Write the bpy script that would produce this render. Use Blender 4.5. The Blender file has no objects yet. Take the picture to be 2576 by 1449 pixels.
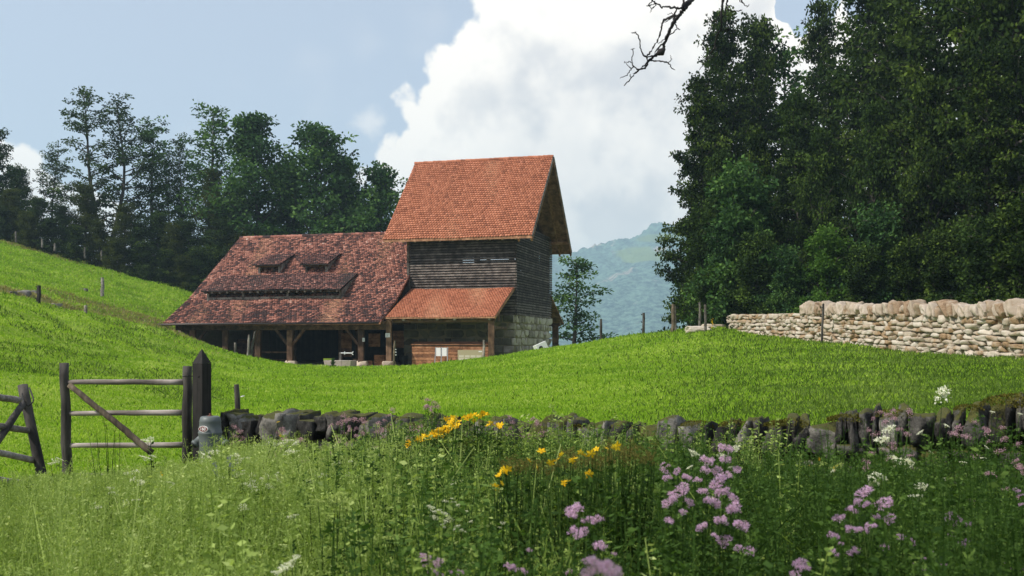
import bpy, bmesh, math, random
import numpy as np
from mathutils import Vector, Matrix
R = math.radians
SC = bpy.context.scene
# ---------------------------------------------------------------- camera, sky, sun
EYE = 1.6                    # eye height above the gate's ground; heights "h" below are relative to the eye
F, CX, CY = 2504.0, 1288.0, 862.0     # focal length (35 mm lens) and level line, used to turn a sighting into a point
def at(px, py, Y):
    return Vector(((px-CX)/F*Y, Y, EYE+(CY-py)/F*Y))
cam = bpy.data.cameras.new('camera'); camo = bpy.data.objects.new('camera', cam)
SC.collection.objects.link(camo); SC.camera = camo
camo.location = (0, 0, EYE); camo.rotation_euler = (R(90), 0, 0)
cam.sensor_width = 36; cam.lens = 35; cam.shift_y = (862-724.5)/2576
cam.clip_start = .05; cam.clip_end = 6000
cam.dof.use_dof = True; cam.dof.focus_distance = 22; cam.dof.aperture_fstop = 5.0

SUN = Vector((-.62, -.30, .73)).normalized()
el = math.asin(SUN.z); az = math.atan2(SUN.x, SUN.y)
sun = bpy.data.lights.new('sun', 'SUN'); suno = bpy.data.objects.new('sun', sun)
SC.collection.objects.link(suno)
sun.energy = 4.6; sun.angle = R(.5); sun.color = (1, .955, .88)
suno.rotation_euler = SUN.to_track_quat('Z', 'Y').to_euler()

W = bpy.data.worlds.new('World'); SC.world = W; W.use_nodes = True
nt = W.node_tree; nt.nodes.clear()
def N(tree, typ, **kw):
    n = tree.nodes.new(typ)
    for k, v in kw.items(): setattr(n, k, v)
    return n
def M_(tree, op, a, b=None, clamp=False):
    n = tree.nodes.new('ShaderNodeMath'); n.operation = op; n.use_clamp = clamp
    for i, x in enumerate((a, b)):
        if x is None: continue
        if isinstance(x, (int, float)): n.inputs[i].default_value = x
        else: tree.links.new(x, n.inputs[i])
    return n.outputs[0]
def MR(tree, x, a, b, c=0., d=1., smooth=True):
    n = tree.nodes.new('ShaderNodeMapRange'); n.interpolation_type = 'SMOOTHSTEP' if smooth else 'LINEAR'
    tree.links.new(x, n.inputs[0])
    for i, v in enumerate((a, b, c, d)): n.inputs[i+1].default_value = v
    return n.outputs[0]
def NZ(tree, vec, scale, detail=4, rough=.5, dist=0.):
    n = tree.nodes.new('ShaderNodeTexNoise'); n.inputs['Scale'].default_value = scale
    n.inputs['Detail'].default_value = detail; n.inputs['Roughness'].default_value = rough
    n.inputs['Distortion'].default_value = dist
    if vec is not None: tree.links.new(vec, n.inputs['Vector'])
    return n.outputs['Fac']
def MIX(tree, f, a, b, mode='MIX'):
    n = tree.nodes.new('ShaderNodeMix'); n.data_type = 'RGBA'; n.blend_type = mode
    for idx, x in ((0, f), (6, a), (7, b)):
        if isinstance(x, (int, float)): n.inputs[idx].default_value = x
        elif isinstance(x, tuple): n.inputs[idx].default_value = (*x, 1)
        else: tree.links.new(x, n.inputs[idx])
    return n.outputs[2]
sky = N(nt, 'ShaderNodeTexSky', sky_type='NISHITA'); sky.sun_disc = False
sky.sun_elevation = el; sky.sun_rotation = az; sky.altitude = 600; sky.air_density = 1.0
sky.dust_density = 1.5; sky.ozone_density = 1.0
tc = N(nt, 'ShaderNodeTexCoord'); DIR = tc.outputs['Generated']
def blob(px, py, rad):
    v = Vector(((px-CX)/F, 1, (CY-py)/F)); k = v.length
    c = v.normalized()
    d = N(nt, 'ShaderNodeVectorMath', operation='DISTANCE'); nt.links.new(DIR, d.inputs[0]); d.inputs[1].default_value = c
    return M_(nt, 'SUBTRACT', rad/F/k, d.outputs['Value'])
blobs = [(1420, 330, 400), (1390, 60, 250), (1180, 300, 165), (1760, 330, 480), (2250, 420, 430), (1230, 560, 290),
         (1640, -330, 440), (20, 520, 185), (190, 640, 220), (700, 900, 250), (1240, 130, 110), (1050, 410, 100),
         (-500, 500, 380), (3100, 100, 500)]
acc = None
for b in blobs:
    o = blob(*b); acc = o if acc is None else M_(nt, 'MAXIMUM', acc, o)
n1 = NZ(nt, DIR, 9, 5, .55)
n2 = NZ(nt, DIR, 34, 3, .6)
vo = N(nt, 'ShaderNodeTexVoronoi', feature='F1'); vo.inputs['Scale'].default_value = 26; vo.inputs['Detail'].default_value = 1
wv = N(nt, 'ShaderNodeVectorMath', operation='ADD'); nt.links.new(DIR, wv.inputs[0])
nn_ = nt.nodes.new('ShaderNodeTexNoise'); nn_.inputs['Scale'].default_value = 20; nn_.inputs['Detail'].default_value = 2; nt.links.new(DIR, nn_.inputs['Vector'])
sc_ = N(nt, 'ShaderNodeVectorMath', operation='SCALE'); nt.links.new(nn_.outputs['Color'], sc_.inputs[0]); sc_.inputs['Scale'].default_value = .035; nt.links.new(sc_.outputs[0], wv.inputs[1]); nt.links.new(wv.outputs[0], vo.inputs['Vector'])
puff = M_(nt, 'SUBTRACT', .45, vo.outputs['Distance'])
bil = M_(nt, 'ADD', M_(nt, 'MULTIPLY', M_(nt, 'SUBTRACT', n1, .5), .11), M_(nt, 'ADD', M_(nt, 'MULTIPLY', M_(nt, 'SUBTRACT', n2, .5), .018), M_(nt, 'MULTIPLY', puff, .034)))
dens = M_(nt, 'ADD', acc, bil)
gapd = M_(nt, 'MULTIPLY', MR(nt, M_(nt, 'ADD', blob(2010, 15, 75), M_(nt, 'MULTIPLY', bil, .9)), -.02, .03), .2)     # the blue gap over the wood
dens = M_(nt, 'SUBTRACT', dens, gapd)
mask = MR(nt, dens, -.002, .009)
soft = MR(nt, NZ(nt, DIR, 5, 3, .6), .55, .8, 0, .35)                   # thin veil here and there
wisp = M_(nt, 'MULTIPLY', MR(nt, M_(nt, 'ADD', blob(930, 300, 45), M_(nt, 'MULTIPLY', M_(nt, 'SUBTRACT', n2, .5), .05)), -.005, .02), .45)
mask = M_(nt, 'MAXIMUM', M_(nt, 'MAXIMUM', mask, soft), wisp)
# relief of the cloud: the same noise sampled a little towards the sun
off = N(nt, 'ShaderNodeVectorMath', operation='ADD'); nt.links.new(DIR, off.inputs[0]); off.inputs[1].default_value = (-.035, 0, .045)
n1b = NZ(nt, off.outputs[0], 9, 4, .55)
rel = M_(nt, 'SUBTRACT', n1, n1b)
big = NZ(nt, DIR, 4.2, 3, .55)
lum = M_(nt, 'ADD', MR(nt, rel, -.16, .10), M_(nt, 'MULTIPLY', M_(nt, 'SUBTRACT', big, .5), 1.5))
lum = M_(nt, 'ADD', M_(nt, 'ADD', lum, M_(nt, 'MULTIPLY', puff, .35)), MR(nt, dens, .0, .09, .45, 0.))
sz_ = N(nt, 'ShaderNodeSeparateXYZ'); nt.links.new(DIR, sz_.inputs[0])
lum = M_(nt, 'ADD', lum, MR(nt, sz_.outputs[2], .07, .17, .55, 0))
lum = MR(nt, lum, -.45, 1.05, 0, 1, False)
cloud = MIX(nt, lum, (.60, .60, .63), (1.08, 1.01, .925))
skyc = MIX(nt, 1.0, sky.outputs[0], (.118, .112, .108), 'MULTIPLY')
pale = MIX(nt, .58, skyc, (.62, .68, .79))
full = MIX(nt, mask, pale, cloud)
bg = N(nt, 'ShaderNodeBackground'); nt.links.new(full, bg.inputs[0]); bg.inputs[1].default_value = 1.0
wo = N(nt, 'ShaderNodeOutputWorld'); nt.links.new(bg.outputs[0], wo.inputs[0])
vs = SC.view_settings; vs.view_transform = 'Standard'; vs.look = 'None'; vs.exposure = .30; vs.gamma = 1
SC.render.engine = 'CYCLES'
SC.cycles.volume_max_steps = 64
SC.cycles.max_bounces = 4; SC.cycles.diffuse_bounces = 3; SC.cycles.transmission_bounces = 3; SC.cycles.glossy_bounces = 2; SC.cycles.transparent_max_bounces = 4

# ---------------------------------------------------------------- helpers
rng = np.random.default_rng(7); random.seed(7)
def tag(o, label=None, cat=None, group=None, kind=None):
    if label: o['label'] = label
    if cat: o['category'] = cat
    if group: o['group'] = group
    if kind: o['kind'] = kind
    return o
def thing(name, label, cat, loc=(0, 0, 0), group=None):
    o = bpy.data.objects.new(name, None); SC.collection.objects.link(o); o.location = loc
    o.empty_display_size = .2
    return tag(o, label, cat, group)
def origin(o):
    v = Vector((0, 0, 0))
    while o is not None: v += Vector(o.location); o = o.parent
    return v
def link(name, me, mat, parent=None):
    me.materials.clear(); me.materials.append(mat)
    o = bpy.data.objects.new(name, me); SC.collection.objects.link(o)
    if parent is not None: o.parent = parent
    return o
def npmesh(name, V, Fq, rnd=None, smooth=False):
    V = np.ascontiguousarray(V, dtype=np.float32); Fq = np.ascontiguousarray(Fq, dtype=np.int32)
    k = Fq.shape[1]; m = len(Fq)
    me = bpy.data.meshes.new(name)
    me.vertices.add(len(V)); me.vertices.foreach_set('co', V.ravel())
    me.loops.add(m*k); me.loops.foreach_set('vertex_index', Fq.ravel())
    me.polygons.add(m); me.polygons.foreach_set('loop_start', np.arange(0, m*k, k, dtype=np.int32))
    me.polygons.foreach_set('loop_total', np.full(m, k, dtype=np.int32))
    if smooth: me.polygons.foreach_set('use_smooth', np.ones(m, dtype=bool))
    me.update(calc_edges=True)
    if rnd is not None:
        a = me.attributes.new('rnd', 'FLOAT', 'FACE'); a.data.foreach_set('value', np.asarray(rnd, dtype=np.float32))
    return me
class MB:
    def __init__(s): s.v = []; s.f = []; s.r = []; s.cur = None
    def add(s, vs, fs):
        b = len(s.v); s.v += [tuple(x) for x in vs]; s.f += [tuple(i+b for i in f) for f in fs]
        r = s.cur if s.cur is not None else random.random()
        s.r += [r]*len(fs)
    def hexa(s, p):      # p: 8 corners, bottom 4 then top 4
        s.add(p, [(3, 2, 1, 0), (4, 5, 6, 7), (0, 1, 5, 4), (1, 2, 6, 5), (2, 3, 7, 6), (3, 0, 4, 7)])
    def bar(s, a, b, w, h, up=Vector((0, 0, 1)), taper=1.):
        a = Vector(a); b = Vector(b); d = (b-a).normalized()
        if abs(d.dot(up)) > .98: up = Vector((1, 0, 0))
        x = d.cross(up).normalized(); y = x.cross(d).normalized()
        P = []
        for c, k in ((a, 1), (b, taper)):
            P += [c-x*w/2*k-y*h/2*k, c+x*w/2*k-y*h/2*k, c+x*w/2*k+y*h/2*k, c-x*w/2*k+y*h/2*k]
        s.hexa(P)
    def tube(s, pts, rad, n=8, cap=True, wob=0.):
        pts = [Vector(p) for p in pts]; b = len(s.v); ref = Vector((.31, .17, .93))
        for i, p in enumerate(pts):
            d = (pts[min(i+1, len(pts)-1)]-pts[max(i-1, 0)]).normalized()
            rf = ref if abs(d.dot(ref)) < .95 else Vector((1, 0, 0))
            x = d.cross(rf).normalized(); y = x.cross(d)
            r = rad[i] if isinstance(rad, (list, tuple)) else rad
            for k in range(n):
                a = 2*math.pi*k/n; rr = r*(1+random.uniform(-wob, wob))
                s.v.append(tuple(p+x*math.cos(a)*rr+y*math.sin(a)*rr))
        m = len(pts); rv = s.cur if s.cur is not None else random.random()
        for i in range(m-1):
            for k in range(n):
                s.f.append((b+i*n+k, b+i*n+(k+1) % n, b+(i+1)*n+(k+1) % n, b+(i+1)*n+k)); s.r.append(rv)
        if cap:
            s.f.append(tuple(b+k for k in range(n))[::-1]); s.f.append(tuple(b+(m-1)*n+k for k in range(n))); s.r += [rv]*2
    def lathe(s, base, prof, n=24):
        base = Vector(base); b = len(s.v)
        for r, z in prof:
            for k in range(n):
                a = 2*math.pi*k/n; s.v.append((base.x+r*math.cos(a), base.y+r*math.sin(a), base.z+z))
        for i in range(len(prof)-1):
            for k in range(n):
                s.f.append((b+i*n+k, b+i*n+(k+1) % n, b+(i+1)*n+(k+1) % n, b+(i+1)*n+k)); s.r.append(.5)
        s.f.append(tuple(b+(len(prof)-1)*n+k for k in range(n))); s.r.append(.5)
    def mesh(s, name, org=Vector((0, 0, 0)), smooth=False):
        me = bpy.data.meshes.new(name)
        me.from_pydata([(x-org[0], y-org[1], z-org[2]) for x, y, z in s.v], [], s.f)
        a = me.attributes.new('rnd', 'FLOAT', 'FACE'); a.data.foreach_set('value', s.r)
        if smooth: me.polygons.foreach_set('use_smooth', [True]*len(s.f))
        me.update()
        return me
    def build(s, name, mat, parent=None, smooth=False, bevel=0., loc=None):
        org = origin(parent) if parent is not None else Vector(loc if loc else (0, 0, 0))
        me = s.mesh(name, org, smooth)
        o = link(name, me, mat, parent)
        if parent is None: o.location = org
        if bevel:
            m = o.modifiers.new('bevel', 'BEVEL'); m.width = bevel; m.segments = 2; m.limit_method = 'ANGLE'
        return o

def quads(C, D, L, Wd, rs=None, fold=None):
    """leaf-shaped quads: base, side, tip, side"""
    n = len(C); rs = rs or rng
    D = D/np.linalg.norm(D, axis=1)[:, None]; S = np.cross(D, rs.normal(0, 1, (n, 3))); S /= np.linalg.norm(S, axis=1)[:, None]+1e-9
    L = np.broadcast_to(L, n)[:, None]; Wd = np.broadcast_to(Wd, n)[:, None]
    V = np.stack([C, C+D*L*.45+S*Wd*.5, C+D*L, C+D*L*.45-S*Wd*.5], 1).reshape(-1, 3)
    return V, np.arange(n*4).reshape(n, 4)

# ---------------------------------------------------------------- materials
def newmat(name):
    m = bpy.data.materials.new(name); m.use_nodes = True; t = m.node_tree; t.nodes.clear()
    out = t.nodes.new('ShaderNodeOutputMaterial'); p = t.nodes.new('ShaderNodeBsdfPrincipled')
    t.links.new(p.outputs[0], out.inputs[0]); p.inputs['Roughness'].default_value = .8
    p.inputs['Specular IOR Level'].default_value = .3
    return m, t, p, out
def coords(t, scale=(1, 1, 1), rot=(0, 0, 0)):
    g = t.nodes.new('ShaderNodeNewGeometry'); mp = t.nodes.new('ShaderNodeMapping'); mp.vector_type = 'POINT'
    mp.inputs['Scale'].default_value = scale; mp.inputs['Rotation'].default_value = rot
    t.links.new(g.outputs['Position'], mp.inputs[0]); return mp.outputs[0]
def attr(t, name='rnd'):
    a = t.nodes.new('ShaderNodeAttribute'); a.attribute_name = name; return a.outputs['Fac']
def ramp(t, fac, stops):
    n = t.nodes.new('ShaderNodeValToRGB'); e = n.color_ramp.elements
    while len(e) > 1: e.remove(e[-1])
    e[0].position = stops[0][0]; e[0].color = (*stops[0][1], 1)
    for p, c in stops[1:]:
        x = e.new(p); x.color = (*c, 1)
    t.links.new(fac, n.inputs[0]); return n.outputs[0]
def bump(t, p, h, dist=.01, strength=.6):
    b = t.nodes.new('ShaderNodeBump'); b.inputs['Distance'].default_value = dist; b.inputs['Strength'].default_value = strength
    t.links.new(h, b.inputs['Height']); t.links.new(b.outputs[0], p.inputs['Normal'])
def wood(name, c1, c2, axis='z', rough=.85, sc=1.):
    m, t, p, _ = newmat(name)
    s = {'z': (22*sc, 22*sc, 1.6*sc), 'x': (1.6*sc, 22*sc, 22*sc), 'a': (9*sc, 9*sc, 9*sc)}[axis]
    v = coords(t, s, (0, 0, R(-15.5) if axis == 'x' else 0))
    g = NZ(t, v, 1, 6, .65, .4); w = NZ(t, coords(t), 2.3, 4)
    f = M_(t, 'ADD', M_(t, 'MULTIPLY', g, .6), M_(t, 'ADD', M_(t, 'MULTIPLY', attr(t), .22), M_(t, 'MULTIPLY', M_(t, 'SUBTRACT', w, .5), .7)))
    col = ramp(t, f, [(.2, tuple(x*.35 for x in c1)), (.38, c1), (.62, c2), (.85, tuple(min(1, x*1.25) for x in c2))])
    t.links.new(col, p.inputs['Base Color']); p.inputs['Roughness'].default_value = rough; bump(t, p, g, .006, .8)
    return m
def leafmat(name, stops, trans=.35, varscale=.35):
    m, t, p, out = newmat(name)
    n = NZ(t, coords(t), varscale, 3)
    f = M_(t, 'ADD', M_(t, 'MULTIPLY', attr(t), .65), M_(t, 'MULTIPLY', n, .5))
    col = ramp(t, f, stops); t.links.new(col, p.inputs['Base Color']); p.inputs['Roughness'].default_value = .75
    p.inputs['Specular IOR Level'].default_value = .08
    tr = t.nodes.new('ShaderNodeBsdfTranslucent')
    c2 = MIX(t, 1., col, (1.25, 1.3, .6), 'MULTIPLY'); t.links.new(c2, tr.inputs[0])
    mx = t.nodes.new('ShaderNodeMixShader'); mx.inputs[0].default_value = trans
    t.links.new(p.outputs[0], mx.inputs[1]); t.links.new(tr.outputs[0], mx.inputs[2]); t.links.new(mx.outputs[0], out.inputs[0])
    return m
def flat(name, c, rough=.6, metal=0.):
    m, t, p, _ = newmat(name); n = NZ(t, coords(t), 14, 4)
    col = MIX(t, M_(t, 'MULTIPLY', n, .35), c, tuple(x*.55 for x in c)); t.links.new(col, p.inputs['Base Color'])
    p.inputs['Roughness'].default_value = rough; p.inputs['Metallic'].default_value = metal; return m
def tilemat(name, stops, ns=.9, w=.35, fw=.35):
    m, t, p, _ = newmat(name)
    n = NZ(t, coords(t), ns, 5, .6); fine = NZ(t, coords(t), 9, 4, .6)
    f = M_(t, 'ADD', M_(t, 'ADD', M_(t, 'MULTIPLY', attr(t), 1-w), M_(t, 'MULTIPLY', M_(t, 'SUBTRACT', n, .5), w*2.4)), M_(t, 'MULTIPLY', M_(t, 'SUBTRACT', fine, .5), fw))
    f = M_(t, 'ADD', f, w*.5)
    t.links.new(ramp(t, f, stops), p.inputs['Base Color']); p.inputs['Roughness'].default_value = .85
    bump(t, p, fine, .01, .5); return m
def stonemat(name, stops, ns=3., moss=0., mscale=1.2, mossc=((.03, .035, .008), (.09, .085, .015)), crack=.0):
    m, t, p, _ = newmat(name); v = coords(t)
    n = NZ(t, v, ns, 8, .65, .3); fine = NZ(t, v, 38, 6, .7)
    f = M_(t, 'ADD', M_(t, 'MULTIPLY', n, .75), M_(t, 'ADD', M_(t, 'MULTIPLY', M_(t, 'SUBTRACT', fine, .5), .35), M_(t, 'MULTIPLY', attr(t), .34)))
    col = ramp(t, f, stops)
    if moss:
        g = t.nodes.new('ShaderNodeNewGeometry'); sx = t.nodes.new('ShaderNodeSeparateXYZ'); t.links.new(g.outputs['Normal'], sx.inputs[0])
        mm = M_(t, 'ADD', M_(t, 'MULTIPLY', sx.outputs[2], .35), M_(t, 'ADD', NZ(t, v, mscale, 5, .6), M_(t, 'MULTIPLY', M_(t, 'SUBTRACT', fine, .5), .3)))
        mm = MR(t, mm, 1.05-moss, 1.15-moss)
        col = MIX(t, mm, col, MIX(t, fine, mossc[0], mossc[1]))
    t.links.new(col, p.inputs['Base Color']); p.inputs['Roughness'].default_value = .9
    bump(t, p, M_(t, 'ADD', n, M_(t, 'MULTIPLY', fine, .4)), .03, .9); return m

M = {}
M['tile_old'] = tilemat('old_clay_tile', [(.0, (.030, .016, .016)), (.27, (.055, .028, .025)), (.43, (.15, .058, .044)), (.60, (.31, .122, .084)), (.84, (.42, .195, .14)), (.98, (.62, .48, .39))], 1.0, .42, .25)
M['tile_dark'] = tilemat('weathered_clay_tile', [(.0, (.03, .018, .017)), (.35, (.075, .036, .032)), (.6, (.18, .075, .058)), (.82, (.36, .16, .12)), (1., (.6, .48, .4))], 2.2, .3)
M['tile_new'] = tilemat('new_clay_tile', [(.0, (.20, .066, .033)), (.3, (.355, .124, .064)), (.7, (.42, .152, .080)), (1., (.52, .21, .12))], .5, .14, .14)
M['slat'] = wood('dark_slat_wood', (.08, .062, .052), (.24, .20, .17), 'x')
M['barnwood'] = wood('brown_barn_wood', (.10, .055, .032), (.25, .15, .09), 'z')
M['beamwood'] = wood('brown_beam_wood', (.085, .05, .03), (.22, .135, .08), 'x')
M['greywood'] = wood('weathered_grey_wood', (.12, .105, .09), (.36, .32, .28), 'a')
M['railwood'] = wood('pale_rail_wood', (.17, .14, .12), (.46, .40, .36), 'x')
M['darkpost'] = wood('dark_post_wood', (.028, .024, .021), (.10, .088, .076), 'z')
M['stake'] = wood('stake_wood', (.12, .09, .06), (.32, .26, .20), 'z')
M['soffit'] = wood('soffit_wood', (.26, .125, .065), (.48, .26, .15), 'a', sc=.6)
M['darkboard'] = wood('dark_shade_board', (.012, .009, .007), (.035, .026, .02), 'z')
M['redboard'] = wood('orange_board_wood', (.24, .105, .05), (.50, .25, .13), 'x', sc=.8)
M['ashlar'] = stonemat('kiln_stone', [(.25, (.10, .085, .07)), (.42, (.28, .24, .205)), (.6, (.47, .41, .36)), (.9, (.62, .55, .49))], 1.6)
M['ashlar_shaded'] = stonemat('shaded_kiln_stone', [(.25, (.03, .027, .021)), (.45, (.08, .072, .055)), (.7, (.17, .155, .12)), (.9, (.26, .24, .19))], 1.6)  # mossy kiln stone, with the shade under the lean-to put into its colour
M['mortar'] = stonemat('mortar', [(.2, (.13, .11, .07)), (.8, (.30, .25, .17))], 5)
M['pale_stone'] = stonemat('pale_limestone', [(.26, (.09, .062, .04)), (.37, (.29, .185, .095)), (.48, (.36, .295, .22)), (.66, (.46, .395, .315)), (.92, (.60, .55, .48))], 2.4)
M['pale_coping'] = stonemat('brown_limestone', [(.26, (.07, .05, .032)), (.38, (.24, .155, .09)), (.52, (.33, .26, .19)), (.7, (.40, .33, .26)), (.95, (.52, .47, .40))], 3.5)
M['dark_stone'] = stonemat('dark_fieldstone', [(.26, (.008, .007, .007)), (.44, (.026, .024, .021)), (.58, (.085, .079, .068)), (.74, (.21, .195, .165)), (1, (.42, .38, .33))], 7, .40)
M['rock'] = stonemat('outcrop_rock', [(.3, (.06, .055, .045)), (.6, (.22, .205, .18)), (.9, (.42, .40, .36))], 5)
M['base_stone'] = stonemat('base_stone', [(.25, (.28, .22, .16)), (.8, (.55, .46, .36))], 3)
M['metal_grey'] = flat('grey_painted_iron', (.12, .135, .13), .5, .1)
M['steel'] = flat('galvanised_steel', (.45, .46, .47), .35, .7)
M['dark_metal'] = flat('dark_metal', (.03, .028, .027), .5, .4)
M['gutter'] = flat('gutter_metal', (.055, .045, .04), .4, .6)
M['white'] = flat('white_panel', (.72, .72, .70), .5)
M['beige'] = flat('beige_board', (.36, .31, .19), .6)
M['beige2'] = flat('beige_field', (.52, .48, .36), .6)
M['ink'] = flat('ink', (.12, .12, .12), .7)
M['red_plate'] = flat('red_plate', (.16, .025, .018), .5)
M['plate_white'] = flat('plate_white', (.75, .72, .68), .5)
M['concrete'] = stonemat('concrete_trough', [(.2, (.20, .17, .14)), (.8, (.42, .37, .31))], 5)
M['bark'] = wood('tree_bark', (.035, .03, .025), (.11, .095, .08), 'z', sc=.4)
M['deadbark'] = wood('dead_branch_bark', (.010, .009, .010), (.035, .03, .03), 'a')
M['leaf_a'] = leafmat('leaf_dark_green', [(.2, (.005, .012, .004)), (.5, (.022, .044, .010)), (.75, (.055, .095, .017)), (1., (.12, .18, .03))], .25)
M['leaf_b'] = leafmat('leaf_mid_green', [(.2, (.009, .024, .009)), (.48, (.034, .080, .024)), (.72, (.08, .155, .038)), (1., (.16, .26, .06))], .25)
M['leaf_c'] = leafmat('leaf_olive', [(.15, (.018, .027, .006)), (.5, (.042, .058, .010)), (.9, (.09, .105, .02))], .3)
M['leaf_d'] = leafmat('leaf_fresh_green', [(.15, (.025, .055, .010)), (.5, (.06, .13, .022)), (.9, (.14, .24, .04))], .4)
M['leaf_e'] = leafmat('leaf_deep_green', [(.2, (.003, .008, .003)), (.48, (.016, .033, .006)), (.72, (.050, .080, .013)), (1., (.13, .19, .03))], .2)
M['grass'] = leafmat('lawn_grass', [(.05, (.05, .11, .012)), (.35, (.155, .28, .022)), (.65, (.27, .41, .035)), (1., (.52, .60, .15))], .42, .3)
M['grass_d'] = leafmat('long_lush_shade_grass', [(.1, (.03, .065, .010)), (.5, (.075, .13, .018)), (1., (.19, .26, .06))], .3, .5)  # long grass; its dark colour also stands in for shade on the right lawn
M['dry'] = leafmat('dry_grass', [(.1, (.10, .11, .03)), (.5, (.22, .20, .07)), (1., (.40, .33, .16))], .3)
M['herb_l'] = leafmat('herb_light_green', [(.1, (.045, .085, .014)), (.40, (.18, .26, .05)), (.72, (.34, .43, .12)), (1., (.54, .60, .25))], .35, .8)
M['herb_d'] = leafmat('herb_green', [(.1, (.012, .028, .006)), (.45, (.035, .075, .014)), (.75, (.08, .145, .028)), (1., (.20, .29, .07))], .35, .9)
M['brownhead'] = leafmat('seed_heads', [(.1, (.045, .042, .012)), (.5, (.10, .088, .022)), (1., (.22, .19, .05))], .2)
M['pink'] = leafmat('pink_florets', [(.1, (.26, .13, .27)), (.5, (.52, .31, .53)), (1., (.82, .62, .80))], .3)
M['dullpink'] = leafmat('faded_pink_florets', [(.1, (.16, .08, .10)), (.5, (.38, .21, .28)), (1., (.66, .46, .52))], .3)
M['yellow'] = leafmat('yellow_petals', [(.1, (.62, .33, .01)), (.6, (.85, .52, .015)), (1., (.95, .66, .04))], .3)
M['cream'] = leafmat('cream_florets', [(.1, (.50, .50, .36)), (.5, (.74, .73, .60)), (1., (.88, .87, .78))], .3)
M['lime'] = leafmat('lime_florets', [(.1, (.22, .29, .08)), (.5, (.36, .44, .13)), (1., (.5, .56, .22))], .3)
M['moss'] = leafmat('moss', [(.1, (.03, .032, .006)), (.6, (.075, .072, .012)), (1., (.14, .12, .02))], .1)
M['blue'] = leafmat('blue_florets', [(.1, (.06, .05, .14)), (1., (.2, .18, .4))], .2)

# ---------------------------------------------------------------- terrain
cols = {   # column of sight: (distance, height relative to the eye)
 -400: [(2, -1.6), (11, -1.58), (14, -1.3), (20, -.6), (28, .4), (38, 1.9), (46, 3.3), (52, 3.6), (60, 4.2), (85, 8), (110, 13.5), (125, 14), (160, 12)],
 0: [(2, -1.6), (11, -1.58), (14, -1.5), (20, -.98), (28, -.2), (38, 1.09), (46, 2.2), (52, 2.3), (60, 2.97), (85, 6.7), (110, 11.6), (125, 12), (160, 9)],
 200: [(2, -1.6), (11, -1.58), (14, -1.55), (20, -1.22), (30, -.63), (42, .45), (52, 1.56), (58, 1.5), (68, 2.36), (80, 4.0), (100, 7.5), (112, 9.7), (125, 10), (160, 8)],
 400: [(2, -1.6), (11, -1.58), (14, -1.58), (20, -1.42), (30, -1.11), (45, -.32), (60, .79), (68, .8), (80, 1.98), (90, 3.5), (105, 6.6), (120, 7), (160, 5)],
 480: [(2, -1.6), (11, -1.56), (14, -1.54), (20, -1.5), (30, -1.25), (45, -.77), (62, .1), (68, 0), (74, .2), (80, 1.), (95, 3.9), (108, 6.04), (120, 6.3), (160, 4)],
 600: [(2, -1.6), (11, -1.4), (14, -1.3), (20, -1.45), (30, -1.5), (45, -1.22), (62, -.77), (66, -.9), (72, -1.3), (90, .5), (110, 4.5), (125, 4.5), (160, 3)],
 740: [(2, -1.6), (11, -1.15), (14, -1.18), (20, -1.35), (35, -1.37), (50, -1.46), (62, -1.51), (66, -1.64), (90, -1.6), (110, 1.5), (125, 2), (160, 2)],
 900: [(2, -1.6), (11, -1.12), (14, -1.18), (20, -1.38), (35, -1.45), (50, -1.52), (60, -1.58), (64, -1.66), (90, -1.66), (110, -1.5), (160, -2)],
 1060: [(2, -1.6), (11, -1.1), (14, -1.15), (20, -1.35), (35, -1.4), (50, -1.42), (60, -1.41), (64, -1.6), (90, -1.66), (120, -4), (160, -8)],
 1250: [(2, -1.6), (10.5, -1.08), (14, -1.15), (20, -1.3), (35, -1.16), (50, -.96), (60, -.84), (64, -.95), (70, -1.6), (90, -1.7), (120, -6), (160, -14)],
 1400: [(2, -1.6), (10.3, -1.05), (14, -1.1), (20, -1.25), (35, -.95), (50, -.46), (58, -.25), (64, -.5), (75, -1.5), (90, -3), (130, -14), (160, -22)],
 1600: [(2, -1.6), (9.9, -1.02), (14, -1.08), (20, -1.15), (35, -.74), (48, .04), (54, .43), (60, .3), (75, -3), (130, -20), (160, -30)],
 1780: [(2, -1.6), (9.6, -1.0), (14, -1.02), (20, -1.05), (35, -.39), (44, .39), (52, .83), (60, .9), (75, 0), (130, -10), (160, -18)],
 1900: [(2, -1.6), (9.4, -.98), (14, -1.), (20, -1.0), (35, -.32), (44, .25), (48, .42), (60, 1.0), (80, 1), (130, 0), (160, -4)],
 2060: [(2, -1.6), (9.2, -.92), (14, -.95), (20, -.95), (30, -.52), (40.5, .02), (50, .5), (60, 1), (130, 2), (160, 2)],
 2576: [(2, -1.6), (8.3, -.72), (12, -.78), (20, -.75), (28, -.48), (40, -.1), (60, .8), (130, 2), (160, 2)],
 3000: [(2, -1.6), (7.6, -.65), (12, -.7), (20, -.65), (28, -.4), (40, 0), (60, .8), (130, 2), (160, 2)],
}
cx = np.array(sorted(cols)); cu = (cx-CX)/F
ZG = np.exp(np.linspace(math.log(2), math.log(160), 140))
TAB = np.zeros((len(cx), len(ZG)))
for i, c in enumerate(cx):
    p = np.array(cols[int(c)]); h = np.interp(np.log(ZG), np.log(p[:, 0]), p[:, 1])
    k = np.array([.1, .2, .4, .2, .1]); hp = np.pad(h, 2, mode='edge'); TAB[i] = np.convolve(hp, k, 'valid')
UG = np.linspace(cu[0], cu[-1], 260)
T2 = np.array([np.interp(UG, cu, TAB[:, j]) for j in range(len(ZG))]).T
k = np.array([1, 3, 6, 8, 9, 8, 6, 3, 1.]); k /= k.sum()
T2 = np.array([np.convolve(np.pad(T2[:, j], 4, mode='edge'), k, 'valid') for j in range(len(ZG))]).T
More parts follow.
